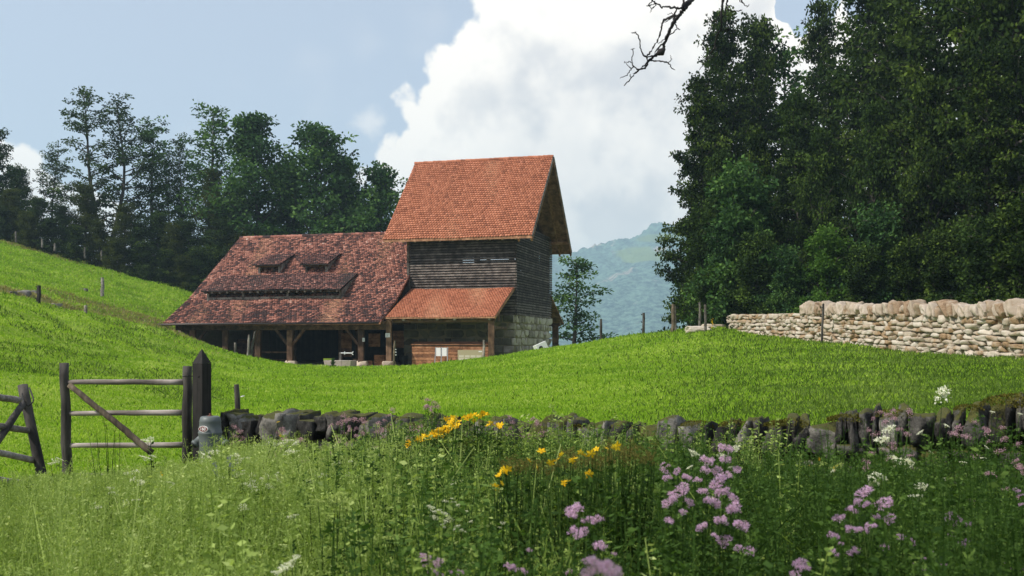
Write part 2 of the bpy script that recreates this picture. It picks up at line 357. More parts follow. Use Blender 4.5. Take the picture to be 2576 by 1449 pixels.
# kiln frame: s along the front (to the right), t into depth, from the tower's near corner
TH = math.atan(.277); dS = np.array([math.cos(TH), -math.sin(TH)]); dT = np.array([math.sin(TH), math.cos(TH)])
C0 = np.array([.23, 72.])
def st_of(X, Y):
    dx = X-C0[0]; dy = Y-C0[1]
    return dx*dS[0]+dy*dS[1], dx*dT[0]+dy*dT[1]
def Lp(s, t, h):
    p = C0+s*dS+t*dT; return Vector((p[0], p[1], EYE+h))
def sstep(x, a, b):
    x = np.clip((x-a)/(b-a), 0, 1); return x*x*(3-2*x)
def wall_front(u):      # distance of the near wall along a sight column
    return np.interp(u, [-.45, -.29, .085, .28, .514, .7, 1.1], [11.9, 11.7, 10.0, 9.2, 8.4, 7.9, 7.0])
WL = -.295              # the near wall ends here (gate side)
def wob(X, Y):
    return (np.sin(X*.9+Y*.35)*np.sin(Y*.7-X*.2)*.05+np.sin(X*2.3+1.3)*np.sin(Y*1.9+X*.4)*.022+np.sin(X*4.1-Y*1.2)*np.sin(Y*3.7+.5*X)*.012)
def Hh(X, Y):
    X = np.asarray(X, float); Y = np.asarray(Y, float)
    Yc = np.clip(Y, 2, 160); u = np.clip(X/np.maximum(Y, .5), UG[0], UG[-1])
    fi = np.interp(u, UG, np.arange(len(UG))); fj = np.interp(np.log(Yc), np.log(ZG), np.arange(len(ZG)))
    i0 = np.clip(fi.astype(int), 0, len(UG)-2); j0 = np.clip(fj.astype(int), 0, len(ZG)-2); a = fi-i0; b = fj-j0
    h = (T2[i0, j0]*(1-a)*(1-b)+T2[i0+1, j0]*a*(1-b)+T2[i0, j0+1]*(1-a)*b+T2[i0+1, j0+1]*a*b)
    fz = wall_front(u); fr = 1-sstep(Y, fz+.05, fz+.35)                # flower bank in front of the wall
    fr = np.where(u > WL+.01, fr, 1-sstep(Y, 10, 14))
    h = h*(1-fr)+(-1.6)*fr
    w = wob(X, Y)*np.clip((Y-8)/10, .2, 1)
    tuft = np.clip((-.25-u)/.1, 0, 1)*np.clip((Y-18)/12, 0, 1)
    w = w*(1+1.8*tuft); s, t = st_of(X, Y)
    inside = sstep(s, -25.2, -24.7)*(1-sstep(s, -.4, -.1))*sstep(t, -5.4, -5.0)*(1-sstep(t, 11.5, 13))
    apron = sstep(s, -16.5, -14.5)*(1-sstep(s, -1.2, .2))*sstep(t, -9.2, -7.6)*(1-inside)
    h = h+w*(1-inside)*(1-apron)
    h = h*(1-inside)+np.minimum(h, -1.66)*inside
    far = sstep(Y, 160, 1200); h = h*(1-far)+(-180)*far
    return h
def Zg(X, Y): return EYE+float(Hh(np.array([X]), np.array([Y]))[0])
us = np.linspace(-1.05, 1.05, 420)
zs = np.concatenate([np.exp(np.linspace(math.log(1.5), math.log(8), 16))[:-1], np.arange(8, 13, .12), np.exp(np.linspace(math.log(13), math.log(160), 260)), np.linspace(175, 3000, 44)])
U, Z = np.meshgrid(us, zs, indexing='ij'); X = U*Z
V = np.stack([X, Z, EYE+Hh(X, Z)], -1).reshape(-1, 3)
nu, nz = len(us), len(zs); I = np.arange(nu*nz).reshape(nu, nz)
Q = np.stack([I[:-1, :-1], I[1:, :-1], I[1:, 1:], I[:-1, 1:]], -1).reshape(-1, 4)
b = len(V)      # the ground carries on behind and beside the viewer
xb = np.linspace(-60, 60, 13); yb = np.array([-60, -20, -5, 1.495])
XB, YB = np.meshgrid(xb, yb, indexing='ij'); VB = np.stack([XB, YB, np.full_like(XB, 0.)], -1).reshape(-1, 3)
IB = np.arange(len(VB)).reshape(13, 4)+b; QB = np.stack([IB[:-1, :-1], IB[1:, :-1], IB[1:, 1:], IB[:-1, 1:]], -1).reshape(-1, 4)
me = npmesh('ground', np.vstack([V, VB]), np.vstack([Q, QB]), smooth=True)
m, t, p, _ = newmat('meadow_ground')
v = coords(t); n = NZ(t, v, .35, 6, .6); n3 = NZ(t, v, 2.2, 8, .7); nf = NZ(t, v, 16, 8, .75)
f = M_(t, 'ADD', M_(t, 'MULTIPLY', n, .35), M_(t, 'ADD', M_(t, 'MULTIPLY', n3, .35), M_(t, 'MULTIPLY', nf, .35)))
gcol = ramp(t, f, [(.3, (.09, .15, .009)), (.5, (.20, .30, .017)), (.62, (.29, .38, .035)), (.78, (.44, .46, .13))])
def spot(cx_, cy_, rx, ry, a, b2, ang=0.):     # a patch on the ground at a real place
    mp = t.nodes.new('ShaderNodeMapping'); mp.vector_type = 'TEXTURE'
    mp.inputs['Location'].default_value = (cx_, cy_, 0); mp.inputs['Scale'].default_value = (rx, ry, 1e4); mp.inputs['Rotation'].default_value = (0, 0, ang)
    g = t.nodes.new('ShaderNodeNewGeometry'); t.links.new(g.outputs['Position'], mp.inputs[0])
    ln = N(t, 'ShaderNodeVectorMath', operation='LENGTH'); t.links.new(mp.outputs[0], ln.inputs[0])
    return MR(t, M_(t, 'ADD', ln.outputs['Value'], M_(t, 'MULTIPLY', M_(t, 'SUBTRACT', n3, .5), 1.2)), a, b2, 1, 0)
bank = None
for sp in [(-27.5, 73, 7, 4.5, .7, 1.15, R(-20)), (-24.5, 67, 6, 3, .6, 1.2), (-30.5, 62.5, 5.2, 3.0, .7, 1.15), (-50, 106, 7, 4, .5, 1.1), (-28, 82, 5, 1.6, .4, 1.2), (-20, 93, 3, 1.5, .4, 1.1)]:
    o = spot(*sp); bank = o if bank is None else M_(t, 'MAXIMUM', bank, o)
bcol = ramp(t, M_(t, 'ADD', M_(t, 'MULTIPLY', nf, .6), M_(t, 'MULTIPLY', n3, .4)), [(.3, (.05, .045, .02)), (.5, (.12, .115, .035)), (.7, (.30, .24, .12))])
gcol = MIX(t, M_(t, 'MULTIPLY', bank, .8), gcol, bcol)
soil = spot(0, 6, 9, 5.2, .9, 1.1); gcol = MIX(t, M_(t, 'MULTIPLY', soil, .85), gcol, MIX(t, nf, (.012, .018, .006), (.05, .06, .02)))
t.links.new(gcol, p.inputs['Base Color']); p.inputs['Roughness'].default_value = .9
bump(t, p, M_(t, 'ADD', n3, nf), .12, .7)
g = link('ground', me, m); tag(g, kind='structure')
# gravel apron in front of the barn
us2 = np.linspace(-16.2, -.6, 90); ts2 = np.linspace(-8.6, -4.6, 26)
S_, T_ = np.meshgrid(us2, ts2, indexing='ij')
edge = -7.35-.35*np.sin(S_*.9)-.25*np.sin(S_*2.3+1)-1.3*np.exp(-((S_+12.2)/1.2)**2)+2.4*sstep(S_, -5.5, -1.)+.9*(1-sstep(S_, -16, -13.6))
T_ = np.where(T_ < -4.7, -4.7+(T_+4.7)*(edge+4.7)/(-3.9), T_)
Xg = C0[0]+S_*dS[0]+T_*dT[0]; Yg = C0[1]+S_*dS[1]+T_*dT[1]
Zv = EYE+np.maximum(Hh(Xg, Yg)+.012, -1.640)
I = np.arange(S_.size).reshape(S_.shape)
me = npmesh('gravel', np.stack([Xg, Yg, Zv], -1).reshape(-1, 3), np.stack([I[:-1, :-1], I[1:, :-1], I[1:, 1:], I[:-1, 1:]], -1).reshape(-1, 4))
M['gravel'] = stonemat('gravel', [(.25, (.28, .23, .18)), (.6, (.48, .42, .34)), (.9, (.62, .56, .48))], 9)
tag(link('gravel_yard', me, M['gravel']), kind='structure')
def in_apron(X, Y):
    s, t = st_of(X, Y)
    edge = -7.35-.35*np.sin(s*.9)-.25*np.sin(s*2.3+1)-1.3*np.exp(-((s+12.2)/1.2)**2)+2.4*sstep(s, -5.5, -1.)+.9*(1-sstep(s, -16, -13.6))
    return (s > -16.2) & (s < -.6) & (t > edge)
#@@PART2
# ---------------------------------------------------------------- buildings
def boxL(mb, s0, s1, t0, t1, h0, h1):
    mb.hexa([Lp(s0, t0, h0), Lp(s1, t0, h0), Lp(s1, t1, h0), Lp(s0, t1, h0), Lp(s0, t0, h1), Lp(s1, t0, h1), Lp(s1, t1, h1), Lp(s0, t1, h1)])
def prof_at(prof, r):
    P = np.array(prof, float); d = np.hypot(*np.diff(P, axis=0).T); a = np.concatenate([[0], np.cumsum(d)])
    return np.interp(r, a, P[:, 0]), np.interp(r, a, P[:, 1]), a[-1]
def tile_roof(name, mat, parent, prof, s0, s1, w=.19, e=.21, thick=.04, jit=.012, bias=None, cut=None):
    L = prof_at(prof, 0)[2]; nr = int(L/e); e = L/nr; nc = int(round((s1-s0)/w)); w = (s1-s0)/nc
    V = []; Fc = []; rr = []; b = 0
    J, Ic = np.meshgrid(np.arange(nr), np.arange(nc+1), indexing='ij'); J = J.ravel(); Ic = Ic.ravel()
    sc = s0+(Ic+.5*(J % 2))*w; keep = sc <= s1+.01; J = J[keep]; sc = sc[keep]
    sag = .025*np.sin(sc*.7+1)+.02*np.sin(sc*1.7+J*.11)
    r0 = J*e+rng.normal(0, jit, len(J)); n = len(J)
    if cut is not None:
        tt, hh, _ = prof_at(prof, r0); kp = ~cut(sc, tt); J, sc, r0, sag = J[kp], sc[kp], r0[kp], sag[kp]; n = len(J)
    lift = thick+rng.normal(0, jit*.6, n); half = w*.485; skew = rng.normal(0, jit*.5, n)
    loc = [(-1, e*1.12, 0), (-1, e*.22, .8), (-.45, e*.03, 1), (.45, e*.03, 1), (1, e*.22, .8), (1, e*1.12, 0)]
    VV = np.zeros((n, 12, 3))
    for k, (a, dr, lf) in enumerate(loc):
        rr_ = np.clip(r0+dr, 0, L+.02); t1, h1, _ = prof_at(prof, rr_); t2, h2, _ = prof_at(prof, np.clip(rr_+.02, 0, L)); t0, h0, _ = prof_at(prof, np.clip(rr_-.02, 0, L))
        tx = t2-t0; hx = h2-h0; q = np.hypot(tx, hx)+1e-9; nt_, nh = -hx/q, tx/q
        for dn, o in ((0, 0), (-thick*.85, 6)):
            l = .012+lift*lf+(dn if lf > 0 else -.004) if o else .012+lift*lf
            ss = np.clip(sc+a*half, s0, s1)+skew*a*0; tt = t1+nt_*l; hh = h1+nh*l+sag
            P = C0[None]+ss[:, None]*dS+tt[:, None]*dT
            VV[:, k+o, 0] = P[:, 0]; VV[:, k+o, 1] = P[:, 1]; VV[:, k+o, 2] = EYE+hh+skew*a
    r = rng.random(n)
    if bias is not None: r = np.clip(r+bias(sc, prof_at(prof, r0)[0]), 0, 1)
    org = np.array(origin(parent)); V = (VV-org).reshape(-1, 3)
    base = np.arange(n)[:, None]*12
    top = np.concatenate([base+np.array([[5, 4, 1, 0]]), base+np.array([[4, 3, 2, 1]])]); 
    fr = np.concatenate([base+np.array([[1, 2, 8, 7]]), base+np.array([[2, 3, 9, 8]]), base+np.array([[3, 4, 10, 9]]), base+np.array([[4, 5, 11, 10]]), base+np.array([[0, 1, 7, 6]])])
    me = npmesh(name, V, np.concatenate([top, fr]), np.concatenate([r, r]+[r*.5]*5))
    return link(name, me, mat, parent)
def slab(name, mat, parent, prof, s0, s1, th=.14, under=.0):
    mb = MB()
    for (t0, h0), (t1, h1) in zip(prof[:-1], prof[1:]):
        mb.hexa([Lp(s0, t0, h0-th), Lp(s1, t0, h0-th), Lp(s1, t1, h1-th), Lp(s0, t1, h1-th), Lp(s0, t0, h0), Lp(s1, t0, h0), Lp(s1, t1, h1), Lp(s0, t1, h1)])
    return mb.build(name, mat, parent)
def ridge_caps(name, mat, parent, s0, s1, t, h, L=.36, r=.13):
    mb = MB(); n = int((s1-s0)/L); L = (s1-s0)/n
    for i in range(n):
        a = s0+i*L; k = random.uniform(-.012, .012)
        mb.tube([Lp(a-.03, t, h-.05+k), Lp(a+L, t, h-.05+k)], [r*1.12, r*.92], 10)
    return mb.build(name, mat, parent, smooth=False)
def blocky(n=3):        # unit cube, subdivided, as numpy verts/quads
    bm = bmesh.new(); bmesh.ops.create_cube(bm, size=2)
    bmesh.ops.subdivide_edges(bm, edges=bm.edges[:], cuts=n, use_grid_fill=True)
    V = np.array([v.co[:] for v in bm.verts]); Fq = np.array([[v.index for v in f.verts] for f in bm.faces]); bm.free(); return V, Fq
BV, BF = blocky(3); BV2, BF2 = blocky(7)
def stone_field(specs, rough=.08, round_=.5, hi=False):
    """specs: (centre, half sizes, axis matrix 3x3 rows = local axes) -> verts, faces, rnd"""
    bv, bf = (BV2, BF2) if hi else (BV, BF)
    Vs = []; Fs = []; rs = []; b = 0
    nrm = bv/np.linalg.norm(bv, axis=1)[:, None]
    for c, hs, A in specs:
        k = rng.uniform(.35, 1.)*round_
        v = bv*(1-k)+nrm*1.25*k
        for q in range(5):
            fr = rng.normal(0, 1.3*(1+q*.9), 3); ph = rng.uniform(0, 6.28); am = rough/(1+q*.7)
            v = v+nrm*(np.sin(bv@fr+ph)*am)[:, None]
        for q in range(3):      # broken-off flats
            d = rng.normal(0, 1, 3); d /= np.linalg.norm(d); lim = rng.uniform(.72, 1.05); e = v@d; v = v-np.outer(np.clip(e-lim, 0, None), d)
        v = v*np.array(hs); v = v@A+np.array(c)
        Vs.append(v); Fs.append(bf+b); rs.append(np.full(len(bf), rng.random())); b += len(v)
    return np.vstack(Vs), np.vstack(Fs), np.concatenate(rs)

# ---- barn
bo = Lp(-16.5, -4.6, -1.62)
barn = thing('barn', 'long low open-fronted barn under a big weathered red tiled roof', 'barn', bo)
PF = [(-5.6, 1.40), (-2.5, 3.2), (5.2, 8.8)]; PR = [(16, 1.4), (12.9, 3.2), (5.2, 8.8)]
kick = lambda s, t: np.where(t < -2.9, -.20, 0)+np.where((t > -3.1) & (t < -2.3) & (s > -23.7) & (s < -12.5), .16, 0)+np.where(np.sin(s*.8+t)*np.sin(t*1.1+2) > .6, .05, 0)
roof = tile_roof('roof', M['tile_old'], barn, PF, -25.4, -8.08, w=.2, e=.225, jit=.014, thick=.06, bias=kick)
for o_, nm in ((slab('roof_boarding', M['soffit'], barn, PF, -25.35, -8.12), 'a'), (slab('roof_boarding', M['darkboard'], barn, PR[::-1], -25.35, -8.2), 'b')): pass
tile_roof('roof', M['tile_old'], barn, PR, -25.4, -8.2, w=.3, e=.4)['label'] = 'rear slope of the barn roof'
ridge_caps('ridge', M['tile_old'], barn, -25.4, -8.3, 5.2, 8.86)
mb = MB(); mb.tube([Lp(-27.6, -5.74, 1.30), Lp(-25, -5.74, 1.33), Lp(-8.2, -5.74, 1.36)], .075, 10); mb.build('gutter', M['gutter'], barn, smooth=True)
mb = MB(); mb.bar(Lp(-24.9, -4.6, 1.14), Lp(-7.95, -4.6, 1.14), .34, .46); mb.build('eaves_beam', M['beamwood'], barn, bevel=.02)
mb = MB(); mb.bar(Lp(-8.1, -5.3, 1.42), Lp(-8.1, -.1, 1.42), .2, .2); mb.build('tie_beam', M['beamwood'], barn)
for i, s in enumerate((-23.52, -20.78, -18.11, -15.55, -10.0)):
    mb = MB(); mb.bar(Lp(s, -4.6, -1.36), Lp(s, -4.6, .91), .40, .46, up=Vector((0, 1, 0))); o = mb.build('post', M['barnwood'], barn, bevel=.025)
    v, f, r = stone_field([(Lp(s, -4.6, -1.5), (.44, .38, .2), np.eye(3))], .07, .5, True)
    link('post_foot', npmesh('post_foot', v-np.array(bo), f, r, True), M['base_stone'], barn)
for s, sg in ((-23.3, 1), (-15.35, 1), (-15.75, -1), (-10.2, -1)):
    mb = MB(); mb.bar(Lp(s, -4.6, -.15), Lp(s+sg*.95, -4.6, .98), .17, .17); mb.build('brace', M['barnwood'], barn)
# walls and inside
mb = MB(); boxL(mb, -24.7, -8.2, -4.2, 9, -1.9, -1.618); mb.build('floor', M['gravel'], barn)
mb = MB(); x = -24.8
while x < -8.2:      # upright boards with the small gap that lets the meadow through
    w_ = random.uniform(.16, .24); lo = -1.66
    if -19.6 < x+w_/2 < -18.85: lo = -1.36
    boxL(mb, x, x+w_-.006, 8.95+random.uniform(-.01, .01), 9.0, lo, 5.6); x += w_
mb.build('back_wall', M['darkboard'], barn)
mb = MB(); boxL(mb, -25.0, -24.75, -4.3, 9, -1.9, 1.25); mb.build('side_wall', M['mortar'], barn)
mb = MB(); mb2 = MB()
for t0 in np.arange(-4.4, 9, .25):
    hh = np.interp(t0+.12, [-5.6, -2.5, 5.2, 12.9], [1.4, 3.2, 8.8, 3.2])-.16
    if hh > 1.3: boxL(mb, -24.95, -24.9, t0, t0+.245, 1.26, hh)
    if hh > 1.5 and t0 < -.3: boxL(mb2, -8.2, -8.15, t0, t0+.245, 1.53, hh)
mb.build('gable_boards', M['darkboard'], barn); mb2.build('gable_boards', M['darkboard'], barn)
for s in (-19.0, -13.5, -14.9):      # inner posts
    mb = MB(); mb.bar(Lp(s, 2.5, -1.62), Lp(s, 2.5, 3), .35, .35, up=Vector((0, 1, 0))); mb.build('inner_post', M['barnwood'], barn)
for (s0, s1, t, h0, h1) in ((-14.3, -13.4, 1.2, -1.1, .75), (-11.9, -10.95, 1., -.3, .7), (-9.9, -8.6, 1., -.4, .9), (-24.4, -22.6, 3., -1.6, .3)):
    mb = MB(); h = h0
    while h < h1-.05:
        boxL(mb, s0, s1, t, t+.04, h, min(h+.22, h1)-.008); h += .22
    mb.build('inner_boarding', M['redboard'], barn)
# dormers
def dormer(s0, s1, e0, e1, tf, hb, ht, te, he, tt, ht2, posts, rail):
    P = [(te, he), (tt, ht2)]
    d = slab('dormer', M['darkboard'], barn, P, e0+.02, e1-.02, .07)
    tile_roof('dormer_roof', M['tile_dark'], d, P, e0, e1, jit=.016, thick=.045, bias=lambda s, t: s*0-.06)
    mb = MB()
    n = max(2, int((e1-e0)/.62))
    for i in range(n):
        s = e0+.3+(e1-e0-.6)*i/(n-1)
        if n > 3: mb.bar(Lp(s, te+.05, he-.15), Lp(s, te+1., he-.15+.42), .13, .14)
    if n > 3 or True:
        if mb.v: mb.build('rafter', M['greywood'], d)
    for s in posts:
        mb = MB(); mb.bar(Lp(s, tf, hb-.05), Lp(s, tf, ht), .16, .16, up=Vector((0, 1, 0))); mb.build('dormer_post', M['greywood'], d)
    mb = MB(); mb.bar(Lp(e0+.12, tf, ht+.02), Lp(e1-.12, tf, ht+.02), .14, .13); mb.build('head_rail', M['beamwood'], d)
    mb = MB()
    for k, ss in enumerate(rail):
        boxL(mb, ss[0], ss[1], tf-.03, tf+.04, hb-.02, hb+ss[2])
    if rail: mb.build('sill_board', M['greywood'], d)
    mb = MB(); boxL(mb, s0, s1, tf+.55, tf+.6, hb+.3, ht+.15); mb.build('shade_panel', M['darkboard'], d)  # dark panel added in place of the unlit hollow behind the opening
    for s in (s0+.02, s1-.02):      # cheek: boards closing the triangle between dormer roof and main roof
        mb = MB(); hr = lambda t: 3.2+.727*(t+2.5)
        mb.hexa([Lp(s-.025, tf, hb-.02), Lp(s+.025, tf, hb-.02), Lp(s+.025, tt-.1, hr(tt-.1)-.05), Lp(s-.025, tt-.1, hr(tt-.1)-.05), Lp(s-.025, tf, ht+.08), Lp(s+.025, tf, ht+.08), Lp(s+.025, tt-.1, hr(tt-.1)+.02), Lp(s-.025, tt-.1, hr(tt-.1)+.02)])
        mb.build('cheek', M['greywood'], d)
    return d
dormer(-23.66, -12.51, -23.95, -12.4, -2.45, 3.24, 3.78, -2.95, 3.92, .15, 5.28, (-23.6, -20.6, -16.9, -12.6), [(-23.5, -17.2, .2), (-17.15, -12.6, .22)])['label'] = 'long low dormer across the lower roof'
dormer(-21.08, -19.18, -21.45, -19.0, .62, 5.47, 5.95, .2, 6.08, 2.75, 7.1, (-21.0, -19.26), [])['label'] = 'left of the two small dormers'
dormer(-16.96, -15.12, -17.3, -14.92, .55, 5.42, 5.90, .13, 6.03, 2.7, 7.06, (-16.88, -15.2), [])['label'] = 'right of the two small dormers'

# ---- kiln tower
to = Lp(-4.1, -.3, -1.66)
tower = thing('kiln_tower', 'tall stone kiln with dark slatted timber walls and steep orange tiled roof', 'tower', to)
TF = [(-1.1, 7.57), (5.55, 14.4)]; TR = [(12.2, 7.57), (5.55, 14.4)]
tile_roof('roof', M['tile_new'], tower, TF, -9.85, 1.54, w=.21, e=.25, jit=.004, thick=.07)
slab('roof_boarding', M['soffit'], tower, TF, -9.8, 1.48, .16); slab('roof_boarding', M['soffit'], tower, TR[::-1], -9.8, 1.48, .16)
tile_roof('roof', M['tile_new'], tower, TR, -9.85, 1.54, w=.3, e=.3)['label'] = 'rear slope of the tower roof'
ridge_caps('ridge', M['tile_new'], tower, -9.85, 1.54, 5.55, 14.45, .38, .12)
for t0, h0, t1, h1 in ((-1.1, 7.57, 5.5, 14.35), (12.2, 7.57, 5.6, 14.35)):
    for s in (1.50, .55):
        mb = MB(); mb.bar(Lp(s, t0, h0-.27), Lp(s, t1, h1-.27), .12, .26); mb.build('verge_rafter', M['soffit'], tower)
    mb = MB(); mb.bar(Lp(1.57, t0, h0-.04), Lp(1.57, t1, h1-.04), .05, .2); mb.build('bargeboard', M['greywood'], tower)
for t0 in (-.05, 11.15):
    mb = MB(); mb.bar(Lp(-9.6, t0, 8.25), Lp(1.45, t0, 8.25), .22, .24); mb.build('purlin', M['soffit'], tower)
for s in (-9.2, -8.3, -7.34, -6.41, -5.42, -4.45, -3.57, -2.55, -1.62, -.7, .33):
    mb = MB(); mb.bar(Lp(s, -1.02, 7.42), Lp(s, .3, 8.42), .15, .18); mb.build('rafter_end', M['greywood'], tower)
# louvre walls: one mesh per side
def louvre(name, p0, p1, outv, h0, h1, pitch=.193, top=None, lab=None):
    mb = MB(); n = int((h1-h0)/pitch)
    for i in range(n):
        h = h0+i*pitch
        a = np.array(p0, float); b = np.array(p1, float); o = np.array(outv, float); d = (b-a)/np.linalg.norm(b-a)
        a_, b_ = a-d*.13, b+d*.13
        if top is not None:
            lo, hi = top(h);
            if hi-lo < .4: continue
            a_, b_ = a+d*(lo-.02), a+d*(hi+.02)
        z0, z1 = h, h+.14; j = random.uniform(-.004, .004)
        po, pi = o*.11, o*.0; th = .03; e2 = random.uniform(-.01, .01)
        mb.cur = random.random()
        P = [(*(a_+po), z0+j), (*(b_+po), z0-j), (*(b_+po-o*th), z0-j+.012), (*(a_+po-o*th), z0+j+.012), (*(a_+pi+o*th), z1+j), (*(b_+pi+o*th), z1-j), (*(b_+pi), z1-j+.012), (*(a_+pi), z1+j+.012)]
        mb.hexa([Lp(*q) for q in P])
    mb.cur = None
    o = mb.build(name, M['slat'], tower)
    if lab: o['label'] = lab
    return o
louvre('slat_wall', (-8.17, 0), (0, 0), (0, -1), 2.02, 7.9)
hroof = lambda h: max(0, (h+.3-7.57)/1.027-1.1)
louvre('slat_wall', (0, 0), (0, 11.1), (1, 0), 2.02, 8.8, top=lambda h: (hroof(h) if h > 8.2 else -.13, 11.1-hroof(h) if h > 8.2 else 11.23))
louvre('slat_wall', (-8.17, 11.1), (0, 11.1), (0, 1), 2.02, 7.9)
# inner boarding with the slots that let light through
def holed(name, seg, h0, h1, holes, const, axis):
    mb = MB(); a0, a1 = seg; hs = sorted({h0, h1}|{x for q in holes for x in (q[2], q[3])})
    for lo, hi in zip(hs[:-1], hs[1:]):
        cuts = sorted([(q[0], q[1]) for q in holes if q[2] <= lo+1e-6 and q[3] >= hi-1e-6]); x = a0
        for c0, c1 in cuts+[(a1, a1)]:
            if c0-x > .01:
                if axis == 's': boxL(mb, x, c0, const, const+.03, lo, hi)
                else: boxL(mb, const, const+.03, x, c0, lo, hi)
            x = c1
    return mb.build(name, M['darkboard'], tower)
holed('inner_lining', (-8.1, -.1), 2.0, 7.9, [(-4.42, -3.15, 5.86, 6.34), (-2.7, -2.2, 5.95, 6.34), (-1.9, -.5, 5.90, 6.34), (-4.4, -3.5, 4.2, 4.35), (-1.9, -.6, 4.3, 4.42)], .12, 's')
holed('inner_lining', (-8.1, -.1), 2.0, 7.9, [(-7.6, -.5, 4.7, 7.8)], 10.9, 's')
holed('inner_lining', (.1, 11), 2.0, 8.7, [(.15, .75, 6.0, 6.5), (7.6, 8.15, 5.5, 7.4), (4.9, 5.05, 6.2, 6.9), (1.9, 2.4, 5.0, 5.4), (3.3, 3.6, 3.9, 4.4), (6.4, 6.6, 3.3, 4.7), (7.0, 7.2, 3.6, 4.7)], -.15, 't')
mb = MB(); boxL(mb, -8.2, -8.14, -.12, 11.2, 2.0, 8.3); mb.build('side_boarding', M['slat'], tower)
mb = MB(); mb.bar(Lp(-8.25, -.1, 3.9), Lp(-8.25, -.1, 8.1), .14, .16, up=Vector((0, 1, 0))); mb.build('corner_post', M['greywood'], tower)
for s in (-8.12, -.75):
    mb = MB(); x = .2
    while x < 10.9:
        hh = np.interp(x+.1, [-1.1, 5.55, 12.2], [7.57, 14.4, 7.57])-.3
        if hh > 8.3: boxL(mb, s, s+.03, x, x+.195, 8.2, hh)
        x += .2
    mb.build('gable_boards', M['darkboard'], tower)
mb = MB(); mb.bar(Lp(-.05, 5.55, 8.8), Lp(-.05, 5.55, 13.9), .14, .14, up=Vector((0, 1, 0))); mb.bar(Lp(-.2, 4.5, 8.8), Lp(-.2, 5.6, 11), .1, .1); mb.build('gable_strut', M['greywood'], tower)
# masonry: mortar core and big blocks in courses
mb = MB()
core = [(-8.5, -.2), (-.35, -.2), (-.1, -.05), (.02, .3), (.02, 10.5), (-.3, 11), (-8.4, 11)]
pb = [Lp(a, b, -1.9) for a, b in core]; pt = [Lp(a, b, 2.02) for a, b in core]; n = len(core)
mb.add(pb+pt, [tuple(range(n))[::-1], tuple(range(n, 2*n))]+[(i, (i+1) % n, n+(i+1) % n, n+i) for i in range(n)])
mb.build('stone_core', M['mortar'], tower)
specs = []; specs_f = []; A = np.array([[dS[0], dS[1], 0], [dT[0], dT[1], 0], [0, 0, 1]])
h = -1.85
while h < 1.9:
    ch = random.uniform(.46, .62); ch = min(ch, 2.02-h) if 2.02-h > .3 else 2.02-h
    x = -8.55
    while x < .05:
        w_ = random.uniform(.6, 1.25); w_ = min(w_, .08-x) if .08-x > .55 else .08-x
        if w_ < .12: break
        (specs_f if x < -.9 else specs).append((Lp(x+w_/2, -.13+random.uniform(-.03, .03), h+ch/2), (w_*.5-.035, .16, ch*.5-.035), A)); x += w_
    x = .15
    while x < 10.9:
        w_ = random.uniform(.55, 1.2)
        specs.append((Lp(-.07+random.uniform(-.03, .03), x+w_/2, h+ch/2+random.uniform(-.03, .03)), (.16, w_*.5-.035, ch*.5-.035), A)); x += w_
    h += ch
v, f, r = stone_field(specs, .035, .22, True)
link('stone_wall', npmesh('stone_wall', v-np.array(to), f, r, True), M['ashlar'], tower)
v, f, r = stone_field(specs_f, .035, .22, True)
link('stone_front', npmesh('stone_front', v-np.array(to), f, r, True), M['ashlar_shaded'], tower)['label'] = 'stone front under the lean-to, its shade and mossy dark put into the colour'
# lean-to roofs front and rear
LF = [(-5.08, 1.74), (-.12, 3.97)]; LR = [(16.2, 1.66), (11.25, 3.97)]
tile_roof('lean_to_roof', M['tile_new'], tower, LF, -7.95, -.02, w=.19, e=.2, jit=.004, thick=.05)['label'] = 'small orange lean-to roof over the kiln front'
slab('lean_to_boarding', M['soffit'], tower, LF, -7.95, -.06, .09)
tile_roof('lean_to_roof', M['tile_new'], tower, LR, -8, -.02, w=.2, e=.2); slab('lean_to_boarding', M['soffit'], tower, LR[::-1], -8, -.03, .09)
mb = MB(); mb.bar(Lp(-.02, -5.1, 1.66), Lp(-.02, -.1, 3.9), .04, .16); mb.build('lean_to_bargeboard', M['soffit'], tower); mb = MB(); mb.bar(Lp(-.01, 16.2, 1.6), Lp(-.01, 11.3, 3.9), .04, .16); mb.build('lean_to_bargeboard', M['soffit'], tower)
for s in (-7.6, -6.67, -5.47, -4.2, -2.93, -1.71, -.44):
    mb = MB(); mb.bar(Lp(s, -5.02, 1.6), Lp(s, -.1, 3.82), .17, .17); mb.build('lean_to_rafter', M['greywood'] if s > -7 else M['barnwood'], tower)
mb = MB(); mb.bar(Lp(-8, -4.5, 1.5), Lp(-.2, -4.5, 1.5), .2, .2); mb.build('lean_to_plate', M['beamwood'], tower)
mb = MB(); mb.bar(Lp(-8, 15.2, 1.55), Lp(-.1, 15.2, 1.55), .3, .3); mb.build('lean_to_plate', M['beamwood'], tower)
for s, t, w_, hb, ht in ((-7.89, -4.6, .38, -1.36, 1.6), (-.42, -4.6, .42, -1.4, 1.5), (-.5, 15.1, .55, -2.2, 1.5)):
    mb = MB(); mb.bar(Lp(s, t, hb), Lp(s, t, ht), w_, w_+.04, up=Vector((0, 1, 0))); mb.build('lean_to_post', M['barnwood'], tower, bevel=.02)
mb = MB(); mb.bar(Lp(-.42, -4.7, 1.05), Lp(-.42, -1, 1.05), .16, .16); mb.bar(Lp(.02, -4.3, 1.5), Lp(.02, -4.3, 2.05), .12, .12); mb.build('tie_beam', M['barnwood'], tower)
v, f, r = stone_field([(Lp(-7.89, -4.6, -1.5), (.42, .36, .19), np.eye(3))], .07, .5, True)
link('post_foot', npmesh('post_foot', v-np.array(to), f, r, True), M['base_stone'], tower)

